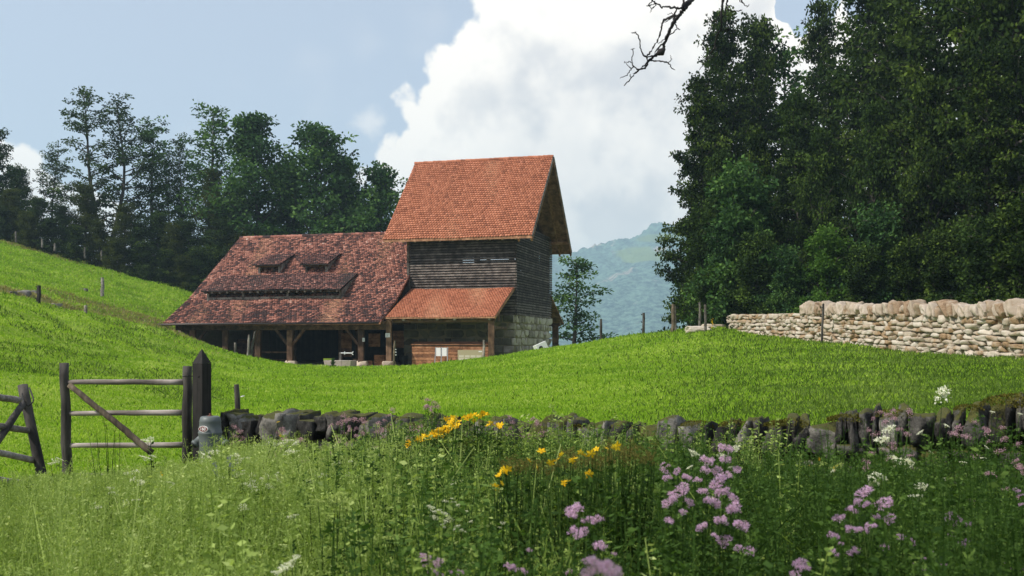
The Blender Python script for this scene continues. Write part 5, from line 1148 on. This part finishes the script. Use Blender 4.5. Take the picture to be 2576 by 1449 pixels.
def herb(n, kind, mat, zlo, zhi, ulo, uhi, hr, seed, over=0.):
    rs = np.random.default_rng(seed); u = rs.uniform(ulo, uhi, n); Y = np.sqrt(rs.uniform(zlo**2, zhi**2, n))
    ok = Y < np.where(u > WL-.03, wall_front(u)-.12, 11.6); u, Y = u[ok], Y[ok]; n = len(u); X = u*Y
    Hmax = (-(-1.6)+(top_of(u)+over)*Y)     # plant height that stays under the skyline of the growth
    Hh_ = np.minimum(rs.uniform(*hr, n)*rs.choice([1, 1, .75], n), Hmax*rs.uniform(.72, 1.06, n)); ok = Hh_ > .12; X, Y, Hh_ = X[ok], Y[ok], Hh_[ok]; n = len(X)
    lean = rs.normal(0, .13, (n, 2)); P0 = np.stack([X, Y, np.zeros(n)], -1); P1 = P0+np.stack([lean[:, 0]*Hh_, lean[:, 1]*Hh_, Hh_], -1)
    cl_ = .6*np.sin(X*4.1+1.7*np.sin(Y*3.3))*np.sin(Y*3.7+1.2*np.sin(X*2.9))+.7*np.sin(X*1.7+2.1*np.sin(Y*1.3)+seed*.4)*np.sin(Y*1.9+1.6*np.sin(X*1.4)); Hh_ = Hh_*(1+.22*cl_); P1[:, 2] = Hh_; tone = np.clip(rs.normal(.40, .19, n)+.22*cl_, 0, 1)  # low hollows between clumps get a darker tone, shadow put into the colour
    if kind != 'blade':
        Pm = P0*.5+P1*.5+np.stack([rs.normal(0, .02, n), rs.normal(0, .02, n), np.zeros(n)], -1)
        for A_, B_ in ((P0, Pm), (Pm, P1)):
            V, Fq = stem_quads(A_, B_, .006, rs); put(mat, V, Fq, tone*.8)
    K = {'feather': 96, 'leafy': 34, 'blade': 6, 'bushy': 64, 'broad': 40}[kind]
    if kind == 'blade':
        for k in range(K):
            D = np.stack([rs.normal(0, .35, n), rs.normal(0, .35, n), np.ones(n)], -1); D /= np.linalg.norm(D, axis=1)[:, None]; L = Hh_*rs.uniform(.4, 1, n)
            A_ = P0+rs.normal(0, .025, (n, 3))*np.array([1, 1, 0]); B_ = A_+D*L[:, None]*.6; D2 = D+np.stack([rs.normal(0, .5, n), rs.normal(0, .5, n), -.5*rs.random(n)], -1); C_ = B_+D2/np.linalg.norm(D2, axis=1)[:, None]*L[:, None]*.45
            V, Fq = stem_quads(A_, B_, rs.uniform(.004, .010, n), rs); put(mat, V, Fq, np.clip(tone+rs.normal(0, .1, n), 0, 1)); V, Fq = stem_quads(B_, C_, rs.uniform(.004, .009, n), rs); put(mat, V, Fq, np.clip(tone+.1+rs.normal(0, .1, n), 0, 1))
        return
    f_ = rs.uniform(.25 if kind != 'feather' else .3, 1, (n, K))**.8; az_ = rs.uniform(0, 6.28, (n, K))
    sp = {'feather': .11, 'leafy': .015, 'bushy': .09, 'broad': .03}[kind]*(1.15-f_); rad = sp*rs.random((n, K))**.5*Hh_[:, None]/.6
    C = P0[:, None]+(P1-P0)[:, None]*f_[..., None]+np.stack([np.cos(az_)*rad, np.sin(az_)*rad, rad*.25], -1)
    el_ = {'feather': rs.normal(.7, .5, (n, K)), 'leafy': rs.normal(.2, .35, (n, K)), 'bushy': rs.normal(.35, .5, (n, K)), 'broad': rs.normal(.1, .3, (n, K))}[kind]
    D = np.stack([np.cos(az_), np.sin(az_), el_], -1).reshape(-1, 3)
    L = {'feather': (.010, .026), 'leafy': (.022, .05), 'bushy': (.013, .032), 'broad': (.022, .055)}[kind]; asp = {'feather': .22, 'leafy': .42, 'bushy': .45, 'broad': .5}[kind]
    m_ = n*K; LL = rs.uniform(*L, m_); V, Fq = quads(C.reshape(-1, 3), D, LL, LL*asp*rs.uniform(.8, 1.2, m_), rs)
    put(mat, V, Fq, np.clip(np.repeat(tone, K)+rs.normal(0, .13, m_)+(f_.ravel()-.6)*.25, 0, 1))  # tips coloured lighter and lower leaves darker to imitate shaded depth
herb(6381, 'feather', 'herb_l', 2.2, 11.6, -0.66, -0.12, (.45, .85), 11)
herb(1600, 'feather', 'herb_l', 2.2, 11, -0.14, 0.12, (.45, .85), 12)
herb(1999, 'feather', 'herb_d', 2.2, 10, 0.02, 0.74, (.5, 1.1), 13)
herb(2102, 'leafy', 'herb_d', 2.0, 10.6, -0.2, 0.74, (.4, 1.0), 14)
herb(4300, 'bushy', 'herb_d', 2.0, 10.6, -0.12, 0.74, (.4, 1.0), 15)
herb(917, 'bushy', 'herb_l', 2.4, 11, -0.66, 0.12, (.4, .9), 16)
herb(2072, 'blade', 'herb_l', 2.2, 11.5, -0.66, 0.1, (.4, .95), 17)
herb(1400, 'blade', 'herb_d', 2.2, 10.5, -0.1, 0.74, (.4, 1.0), 18)
herb(500, 'leafy', 'herb_l', 3, 10.8, -0.4, 0.3, (.5, .9), 19)
herb(420, 'leafy', 'herb_l', 8.4, 10.4, -0.02, 0.27, (.7, 1.1), 20, .026)
herb(260, 'bushy', 'herb_d', 7.4, 10.2, -0.02, 0.3, (.6, 1.1), 26, .014)
herb(210, 'bushy', 'herb_d', 7.6, 10.4, -0.1, 0.74, (.6, 1.1), 21, .022)
herb(294, 'blade', 'herb_l', 4., 11.4, -0.66, 0.2, (.6, 1.2), 22, .018)
herb(1124, 'broad', 'herb_d', 2.2, 9, -0.16, 0.74, (.45, 1.0), 24)
herb(300, 'broad', 'herb_l', 2.6, 10, -0.35, 0.1, (.4, .9), 25)
LB = {'herb_l': ('light_herbs', 'light green feathery wild herbs filling the lower left bank'), 'herb_d': ('dark_herbs', 'dark green leafy wild herbs filling the lower right bank')}
for key, lst in acc_parts.items():
    b = 0; Vs = []; Fs = []; rs_ = []
    for V, Fq, r in lst: Vs.append(V); Fs.append(Fq+b); rs_.append(r); b += len(V)
    tag(link(LB[key][0], npmesh(LB[key][0], np.vstack(Vs), np.vstack(Fs), np.concatenate(rs_)), M[key]), LB[key][1], 'wild herbs', kind='stuff')

# ---- single flowers
def head_mesh(kind, seed):
    rs = np.random.default_rng(seed)
    if kind == 'fluffy':      # dome of tufts of threadlike florets, unit radius
        n = 420; tuft = rs.normal(0, 1, (14, 3)); tuft[:, 2] = np.abs(tuft[:, 2])*.8-.15; tuft /= np.linalg.norm(tuft, axis=1)[:, None]; tuft *= rs.uniform(.45, .75, 14)[:, None]
        i = rs.integers(0, 14, n); d = rs.normal(0, 1, (n, 3)); d /= np.linalg.norm(d, axis=1)[:, None]; d[:, 2] = d[:, 2]*.8+.25; C = tuft[i]+d*.16
        V, Fq = quads(C, d+tuft[i]*.6, rs.uniform(.16, .36, n), .075, rs); return npmesh('fluffy', V, Fq, np.clip(rs.normal(.5, .2, n)+C[:, 2]*.2, 0, 1))
    if kind == 'cluster':     # loose cluster of small balls (oregano)
        n = 150; c = rs.normal(0, .42, (10, 3)); c[:, 2] *= .6; i = rs.integers(0, 10, n); d = rs.normal(0, 1, (n, 3)); d /= np.linalg.norm(d, axis=1)[:, None]
        V, Fq = quads(c[i]+d*.16, d, rs.uniform(.12, .26, n), .13, rs); return npmesh('cluster', V, Fq, rs.random(n))
    if kind == 'umbel':       # flat-topped umbel, unit radius
        n = 170; a = rs.uniform(0, 6.28, n); r = np.sqrt(rs.random(n)); k = (rs.integers(0, 13, n)); ca = k*2.4; cr = np.sqrt((k+.5)/13)*.85
        P = np.stack([np.cos(ca)*cr+np.cos(a)*r*.2, np.sin(ca)*cr+np.sin(a)*r*.2, .16*(1-cr**2)+rs.normal(0, .025, n)], -1); d = rs.normal(0, .5, (n, 3))+np.array([0, 0, .55])
        V, Fq = quads(P, d, rs.uniform(.09, .2, n), .13, rs); rr = rs.random(n)
        K = 13; kk = np.arange(K); ca = kk*2.4; cr = np.sqrt((kk+.5)/13)*.85; P1 = np.stack([np.cos(ca)*cr, np.sin(ca)*cr, .12*(1-cr**2)], -1); P0 = np.tile([0, 0, -.62], (K, 1)).astype(float)
        V2, F2 = stem_quads(P0, P1, .03, rs); return npmesh('umbel', np.vstack([V, V2]), np.vstack([Fq, F2+len(V)]), np.concatenate([rr, np.zeros(K)]))
    if kind == 'star':        # five-petalled flower with stamens
        V = []; Fq = []; 
        for k in range(5):
            a = k*2*math.pi/5; b = len(V); d = np.array([math.cos(a), math.sin(a), .18]); s_ = np.array([-math.sin(a), math.cos(a), 0])*.3
            V += [np.zeros(3), d*.6+s_, d, d*.6-s_]; Fq.append([b, b+1, b+2, b+3])
        for k in range(10):
            a = rs.uniform(0, 6.28); b = len(V); d = np.array([math.cos(a)*.35, math.sin(a)*.35, .5]); s_ = np.array([-math.sin(a), math.cos(a), 0])*.03; V += [np.zeros(3), s_, d, -s_]; Fq.append([b, b+1, b+2, b+3])
        return npmesh('star', np.array(V), np.array(Fq), rs.random(len(Fq)))
    if kind == 'brown':       # spent seed heads
        n = 130; c = rs.normal(0, .5, (16, 3)); i = rs.integers(0, 16, n); d = rs.normal(0, 1, (n, 3)); d[:, 2] += .5
        V, Fq = quads(c[i]+rs.normal(0, .07, (n, 3)), d, rs.uniform(.1, .25, n), .09, rs); return npmesh('brown', V, Fq, rs.random(n))
HM = {(k, s_): head_mesh(k, 40+s_) for k in ('fluffy', 'cluster', 'umbel', 'star', 'brown') for s_ in range(3)}
for (k, s_), me in HM.items(): me.materials.append(M['pink'])
def Z7(x, y): return (1300+x/1.84)*.644, (1500+y/1.84)*.644
def Z8(x, y): return (2600+x/1.84)*.644, (1500+y/1.84)*.644
def flower_plant(name, heads, Y, mat, kind, label, cat, group=None, jit=.12, leaf='herb_d', leafy=26, part='flower_head', tiltf=.3, zsq=1.):
    """heads: (px, py, radius px in the photo's width of 2576)"""
    rs = np.random.default_rng(int(abs(heads[0][0]*7+heads[0][1]))); pts = []
    for h_ in heads:
        yy = Y+rs.uniform(-jit, jit); pts.append((at(h_[0], h_[1], yy), h_[2]/F*yy))
    cx_ = sum(p_[0].x for p_ in pts)/len(pts); rt_ = Vector((cx_, Y+.05, 0)); th = thing(name, label, cat, rt_, group)
    Vs = []; Fs = []; rr = []; b = 0; L0 = []
    ctr = []
    for p_, r_ in pts:
        foot = Vector((rt_.x*.45+p_.x*.55, Y+.05+rs.normal(0, .03), 0)); mid = foot.lerp(p_, .6)+Vector((rs.normal(0, .02), rs.normal(0, .02), 0)); ctr.append((foot, mid, p_))
    mb = MB()
    for foot, mid, p_ in ctr: mb.tube([foot, mid, p_-Vector((0, 0, .004))], [.0042, .0034, .0018], 4, cap=False)
    mb.build('stem', M[leaf], th)
    if leafy:
        P0 = []; D = []
        for foot, mid, p_ in ctr:
            for k in range(leafy):
                f_ = rs.uniform(.1, .93); q = foot.lerp(mid, f_/.6) if f_ < .6 else mid.lerp(p_, (f_-.6)/.4); a = rs.uniform(0, 6.28); P0.append(q); D.append((math.cos(a), math.sin(a), rs.normal(.2, .35)))
        P0 = np.array(P0)-np.array(rt_); D = np.array(D); n = len(P0); LL = rs.uniform(.02, .055, n); V, Fq = quads(P0, D, LL, LL*.42, rs)
        link('leaves', npmesh('leaves', V, Fq, rs.random(n)*.7), M[leaf], th)
    for i, (p_, r_) in enumerate(pts):
        r_ = r_*(1.18 if kind == 'fluffy' else 1.3 if mat == 'cream' else 1.15); me = HM[(kind, int(rs.integers(0, 3)))]; o = bpy.data.objects.new(part, me); SC.collection.objects.link(o); o.parent = th; o.location = p_-rt_; o.scale = (r_, r_, r_*zsq)
        o.rotation_euler = (rs.normal(.25 if kind != 'star' else .7, tiltf), rs.normal(0, tiltf), rs.uniform(0, 6.28)); o.material_slots[0].link = 'OBJECT'; o.material_slots[0].material = M[mat]
    return th
def grp(f, lst, k=.35): return [(*f(x, y), r*k) for x, y, r in lst]
PK = 'pink fluffy flower heads on tall stems'
fp = lambda heads, Y, lab, **kw: flower_plant('pink_flower_plant', heads, Y, 'pink', 'fluffy', lab, 'flower', PK, **kw)
fp(grp(Z8, [(430, 475, 50), (295, 560, 50), (430, 550, 40), (285, 625, 38), (370, 630, 38), (150, 675, 32), (228, 695, 32), (440, 665, 38), (510, 620, 35)]), 4.3, 'pink flowers topping the largest pink clump right of centre')
fp(grp(Z8, [(390, 715, 66), (410, 790, 55), (130, 750, 40), (90, 790, 60), (265, 780, 38), (30, 860, 50), (160, 860, 40), (60, 830, 40), (480, 835, 45), (330, 860, 58)]), 4.1, 'dense middle heads of the largest pink clump')
fp(grp(Z8, [(495, 910, 65), (400, 990, 48), (20, 990, 38), (268, 1035, 45), (540, 1030, 55), (125, 925, 28), (350, 1095, 28), (430, 1135, 55), (600, 1210, 45), (520, 1185, 30)]), 3.9, 'lowest drooping heads of the largest pink clump')
fp(grp(Z8, [(1435, 790, 60), (1580, 870, 58), (1380, 855, 35), (1450, 870, 35), (1335, 910, 42), (1510, 955, 32), (1245, 975, 45), (1615, 975, 42)]), 4.3, 'upper heads of the second pink clump toward the right')
fp(grp(Z8, [(1475, 1030, 42), (1425, 1055, 35), (1340, 1055, 45), (1205, 1100, 40), (1360, 1210, 45), (1575, 1180, 33), (1205, 1215, 38), (1260, 1150, 20)]), 4.1, 'lower heads of the second pink clump toward the right')
fp(grp(Z8, [(2050, 960, 45), (2095, 985, 40), (2070, 1015, 35), (2175, 1015, 30), (2060, 1090, 30), (2130, 1160, 30), (2160, 1130, 22)]), 4.8, 'small pink flowers in the shade far right')
fp(grp(Z8, [(1690, 1110, 35), (1770, 1130, 20), (1785, 1165, 18), (1850, 1265, 25), (1785, 1300, 22), (1860, 1340, 22), (1995, 1300, 26), (1960, 1145, 18), (1915, 1215, 18)]), 4.4, 'scattered little pink flowers below the shade on the right')
fp(grp(Z8, [(980, 1290, 42), (1000, 1330, 40), (935, 1305, 30), (925, 1375, 35)]), 3.6, 'ragged pink heads at the bottom edge between two clumps')
fp(grp(Z8, [(2500, 1330, 20), (2570, 1350, 35), (2420, 1300, 22), (2520, 770, 25), (2560, 800, 22), (2555, 870, 18)]), 4.6, 'pink flowers cut by the right picture edge')
fp(grp(Z7, [(1740, 920, 66), (1715, 950, 45), (1830, 990, 45), (1905, 985, 48), (1850, 975, 30)]), 4.0, 'pink heads in front of the fading yellow flowers, upper group')
fp(grp(Z7, [(1740, 1065, 52), (1770, 1095, 35), (1805, 1065, 38), (1925, 1168, 48), (2020, 1225, 20), (1830, 1275, 36), (1700, 1360, 35)]), 3.8, 'pink heads in front of the fading yellow flowers, lower group')
fp(grp(Z7, [(2390, 610, 42), (2405, 680, 32), (2480, 630, 28), (2540, 675, 30)]), 4.5, 'pink heads at the left end of the largest clump')
fp(grp(Z7, [(1900, 1325, 88), (1975, 1350, 80), (2035, 1385, 66), (1840, 1370, 60)]), 1.9, 'big blurred pink heads nearest the viewer', jit=.04, leafy=10)
fp(grp(Z7, [(660, 1255, 42), (665, 1290, 36), (760, 1290, 38), (715, 1350, 30), (765, 1375, 26), (915, 1358, 26), (840, 1358, 20)]), 3.3, 'pink heads at the bottom edge left of centre')
fp(grp(Z7, [(1260, 1310, 34), (1285, 1325, 34), (1335, 1340, 24), (1370, 1350, 28), (1410, 1200, 26)]), 3.4, 'pink heads at the bottom edge under the dark gap')
# cream umbels
CG = 'cream umbels'
cf = lambda heads, Y, lab, **kw: flower_plant('umbel_flower', heads, Y, 'cream', 'umbel', lab, 'flower', CG, jit=.06, leafy=8, **kw)
flower_plant('umbel_flower', grp(Z8, [(1990, 70, 66)]), 7.6, 'cream', 'cluster', 'tall round cream umbel standing above the dark wall', 'flower', CG, leafy=4, zsq=1.3, tiltf=.1)
cf(grp(Z8, [(1612, 335, 48), (1560, 412, 52)]), 6.3, 'pair of cream umbels in front of the right wall stones', zsq=1.6)
cf(grp(Z8, [(1655, 545, 46), (1735, 572, 48)]), 5.8, 'pair of cream umbels nodding together below the wall', zsq=1.6)
cf(grp(Z8, [(1530, 668, 52), (1490, 695, 50)]), 5.6, 'wide cream umbel left below the nodding pair', zsq=1.2)
cf(grp(Z8, [(1835, 740, 46), (1800, 812, 50)]), 5.2, 'flat cream umbels low at right, edge on', zsq=1.)
cf(grp(Z8, [(1180, 640, 20), (1205, 625, 18)]), 6.5, 'tiny white umbel in the middle of the right bank')
cf(grp(Z8, [(1830, 350, 24), (2017, 300, 22), (2140, 565, 22), (2010, 680, 20), (2280, 535, 20), (1905, 490, 16), (2345, 200, 16), (2545, 215, 16), (2305, 455, 16)]), 6.6, 'loose small cream flowers on wiry stems at far right')
cf(grp(Z8, [(200, 495, 36), (500, 465, 36), (400, 520, 30), (175, 600, 24), (465, 600, 16)]), 5.6, 'white flat heads behind the largest pink clump')
cf(grp(Z7, [(860, 825, 14), (870, 850, 18), (905, 870, 20), (955, 915, 18), (995, 988, 20), (945, 1060, 20)]), 4.6, 'white yarrow heads, upper right of the central spray', zsq=.9)
cf(grp(Z7, [(710, 890, 24), (760, 910, 22), (740, 915, 20), (800, 930, 24), (730, 960, 28), (690, 875, 14), (850, 975, 22), (810, 985, 24), (830, 955, 18)]), 4.6, 'dense white yarrow spray in the middle of the bank', zsq=.9)
cf(grp(Z7, [(890, 1030, 26), (860, 1050, 18), (920, 1050, 18), (795, 1025, 18), (790, 1010, 14), (1220, 1000, 20), (1210, 1030, 16)]), 4.5, 'white yarrow heads, lower part of the central spray', zsq=.9)
cf([(372, 1110, 14), (378, 1105, 10), (366, 1152, 15), (385, 1148, 9)], 9.3, 'pair of white yarrow heads in front of the gate brace', zsq=.6)
cf([(512, 1145, 17), (540, 1138, 15), (508, 1165, 10)], 8.4, 'white yarrow heads in front of the hydrant foot', zsq=.7)
cf([(140, 1160, 9), (150, 1155, 9), (128, 1166, 9)], 9.6, 'little white yarrow heads between the two gate leaves', zsq=.6)
cf([(735, 1412, 15), (722, 1425, 18), (710, 1436, 18), (695, 1440, 14), (745, 1400, 10)], 3.2, 'thick white yarrow spray at the bottom edge', zsq=.8)
cf([(1140, 1215, 8), (1090, 1290, 10), (736, 1300, 14), (1350, 1380, 11), (1120, 1262, 9)], 5.2, 'single white yarrow heads scattered left of centre')
YG = 'small white yarrow plants scattered on the bank'
rs = np.random.default_rng(77)
for i in range(34):
    x = rs.uniform(560, 1010) if i < 22 else rs.uniform(120, 700); y = rs.uniform(1120, 1215) if i < 22 else rs.uniform(1190, 1290)
    flower_plant('yarrow', [(x+rs.normal(0, 12), y+rs.normal(0, 7), rs.uniform(6, 12)) for _ in range(3)], 10.0-(y-1100)/45+rs.uniform(-.3, .3), 'cream', 'umbel', 'small white yarrow among the herbs on the left half of the bank', 'flower', YG, jit=.05, leafy=5, zsq=.7)
for k, hd in enumerate(([(62, 790, 44), (30, 800, 34), (55, 845, 36), (100, 895, 46), (20, 850, 30)], [(330, 1110, 44), (390, 1112, 46), (455, 1100, 34), (300, 1118, 30)], [(420, 1285, 34), (560, 1330, 34), (450, 1300, 26)])):
    flower_plant('lime_umbel', grp(Z7, hd), 4.6-.3*k, 'lime', 'umbel', ('yellow-green umbels by the lower left of the pink oregano', 'wide yellow-green umbel low left of centre', 'small yellow-green umbels at the bottom left of centre')[k], 'flower', 'yellow-green umbels', leafy=6, zsq=1.1)
flower_plant('lime_umbel', [(800, 1262, 20), (835, 1255, 24), (870, 1262, 22), (780, 1275, 14), (850, 1285, 16)], 5.0, 'lime', 'umbel', 'largest spray of yellow-green umbels left of centre', 'flower', 'yellow-green umbels', leafy=6)
flower_plant('lime_umbel', [(2060, 1170, 12), (2072, 1165, 10), (2110, 1172, 14), (2090, 1180, 9)], 7, 'lime', 'umbel', 'yellow-green umbels under the mossy part of the wall', 'flower', 'yellow-green umbels', leafy=6)
# dull pink oregano along the wall
OG = 'faded pink oregano in front of the wall'
for i, (x0, x1, y0, y1, n, Y, lab) in enumerate(((585, 625, 1065, 1120, 7, 11.2, 'faded pink oregano right beside the hydrant'), (700, 760, 1080, 1130, 9, 11.0, 'faded pink oregano under the tall slab stones'), (830, 900, 1035, 1100, 13, 10.6, 'oregano mound overtopping the wall, left half'), (890, 990, 1030, 1110, 15, 10.5, 'oregano mound overtopping the wall, right half'),
    (680, 800, 1130, 1200, 12, 10, 'oregano strip low under the wall at left'), (800, 960, 1110, 1180, 16, 9.8, 'oregano strip below the overtopping mound'), (1010, 1065, 1070, 1110, 9, 9.8, 'oregano left of the yellow flowers'), (1065, 1100, 1005, 1040, 7, 10, 'two oregano sprigs sticking up over the wall beside the yellow flowers'),
    (950, 1080, 1170, 1240, 12, 8.6, 'oregano below the yellow flowers'), (1280, 1390, 1040, 1110, 15, 10.2, 'oregano before the mossy stones right of the yellow flowers'), (2180, 2290, 1030, 1100, 13, 8.2, 'purple oregano before the right end of the wall'),
    (2160, 2300, 1100, 1180, 10, 7.2, 'purple oregano among the cream umbels'), (2380, 2560, 1060, 1150, 14, 7, 'purple oregano in deep shade at the right edge'), (2440, 2576, 1150, 1260, 9, 6, 'sparse purple oregano low at the right edge'))):
    rs = np.random.default_rng(200+i)
    flower_plant('oregano', [(rs.uniform(x0, x1), rs.uniform(y0, y1), rs.uniform(7, 12)*(1 if Y > 8 else 1.15)) for _ in range(n)], Y, 'dullpink', 'cluster', lab, 'flower', OG, jit=.25, leafy=9)
# yellow flowers
def yellow(name, hd, Y, lab, brown=0):
    th = flower_plant(name, hd, Y, 'yellow', 'star', lab, 'flower', 'yellow star flowers', jit=.12, leafy=16, part='flower', tiltf=.5)
    return th
rs = np.random.default_rng(9)
def along(n, x0, y0, x1, y1, sy, rr_): return [(x0+(x1-x0)*f_+rs.normal(0, 6), y0+(y1-y0)*f_+abs(rs.normal(0, sy)), rs.uniform(*rr_)) for f_ in rs.random(n)]
yellow('yellow_flower_plant', along(34, 1025, 1112, 1105, 1078, 9, (6, 9.5)), 8.2, 'bright yellow flowers, lower left end of the yellow mound')
yellow('yellow_flower_plant', along(26, 1100, 1085, 1150, 1055, 12, (6, 9)), 8.4, 'bright yellow flowers, middle of the yellow mound')
yellow('yellow_flower_plant', along(30, 1125, 1050, 1220, 1038, 8, (6, 9)), 8.6, 'bright yellow flowers on the crest of the yellow mound before the wall')
yellow('yellow_flower_plant', along(8, 1220, 1062, 1260, 1068, 6, (6, 9)), 8.6, 'few yellow flowers right of the yellow mound')
yellow('yellow_flower_plant', [(1268, 1184, 13), (1260, 1190, 13), (1278, 1181, 11), (1254, 1196, 9), (1270, 1189, 10), (1244, 1222, 12), (1250, 1227, 10), (1262, 1216, 8)], 4.6, 'blurred yellow flowers at the left end of the brown seed heads')
yellow('yellow_flower_plant', [(1444, 1155, 13), (1438, 1160, 9), (1483, 1193, 12), (1478, 1190, 8), (1424, 1212, 13), (1418, 1216, 9), (1552, 1122, 13), (1545, 1126, 9), (1500, 1130, 8), (1525, 1128, 7), (1460, 1138, 8), (1330, 1158, 8), (1412, 1143, 8), (1385, 1165, 11), (1395, 1160, 9), (1362, 1135, 11), (1487, 1142, 12), (1470, 1145, 9), (1350, 1175, 8), (1405, 1155, 8)], 4.6, 'scattered yellow flowers among the brown seed heads')
yellow('yellow_flower_plant', [(2105, 1172, 7), (2098, 1180, 6), (2060, 1155, 6), (2035, 1172, 5)], 7.4, 'tiny yellow flowers under the mossy part of the wall')
yellow('yellow_flower_plant', [(405, 1192, 6), (412, 1197, 7), (408, 1226, 7), (418, 1216, 6), (440, 1245, 5), (700, 1062, 5), (707, 1097, 6)], 8.6, 'few small yellow flowers before the gate')
flower_plant('mullein', [(1791+rs.normal(0, 1.5), 802+k*3, 2.2) for k in range(9)], 46, 'yellow', 'star', 'yellow mullein spike standing beside the pale wall end', 'flower', leafy=0)
for i, (x0, x1, y0, y1, n, lab) in enumerate(((1265, 1400, 1150, 1185, 22, 'brown seed heads, left third of the brown patch'), (1390, 1520, 1130, 1175, 24, 'brown seed heads, middle of the brown patch'), (1500, 1650, 1105, 1165, 28, 'brown seed heads, right third of the brown patch'), (1050, 1230, 1075, 1130, 18, 'brown seed heads under the bright yellow mound'), (570, 620, 1110, 1150, 10, 'brown seed heads before the hydrant'))):
    flower_plant('seed_head_plant', [(rs.uniform(x0, x1), y1-(y1-y0)*rs.random()*(1-.3*abs(rs.normal())), rs.uniform(9, 17)) for _ in range(n*(2 if i < 3 else 1))], 5. if i < 3 else (8.6 if i == 3 else 10.2), 'brownhead', 'brown', lab, 'seed heads', 'brown seed heads', jit=.3, leafy=14)
for i, (x, y0, y1, lab) in enumerate(((540, 1165, 1245, 'dark blue flower spike leaning before the hydrant'), (575, 1150, 1200, 'dark blue flower spike right of the hydrant'))):
    flower_plant('blue_spike', [(x+k*1.2+rs.normal(0, 1.), y0+(y1-y0)*k/12, 6) for k in range(13)], 7.6, 'blue', 'cluster', lab, 'flower', leafy=3)
# dark thistle-like knobs before the gate
flower_plant('knob_flower', [(x, y, 5.5) for x, y in ((408, 633, )[:0] or (343, 983), (415, 945))][:0] or [(272, 1038, 5), (410, 1070, 5)][:0] or [(409, 1065, 5.), (415, 1080, 5.5), (447, 1100, 5), (470, 1128, 4.5), (379, 1112, 4.5), (343, 1106, 5), (450, 1137, 4.5), (383, 1198, 5), (427, 1218, 5)][:0] or [(263, 1058, 5), (268, 1069, 5.5), (289, 1083, 5), (302, 1099, 5), (289, 1105, 4.5), (222, 1083, 4.5), (243, 1088, 5), (245, 1142, 4.5), (233, 1155, 5), (226, 1160, 4.5), (275, 1170, 5)], 9.6, 'brownhead', 'brown', 'dark knobbly seed heads on thin stems before the gate', 'seed heads', jit=.1, leafy=0, tiltf=.1)
# bush beside the trough
plant_tree('shrub', 838, 905, 65.2, 'leaf_b', 'small_bush', 'small dark bush growing against the trough', 'bush', rot=2, wide=.8)
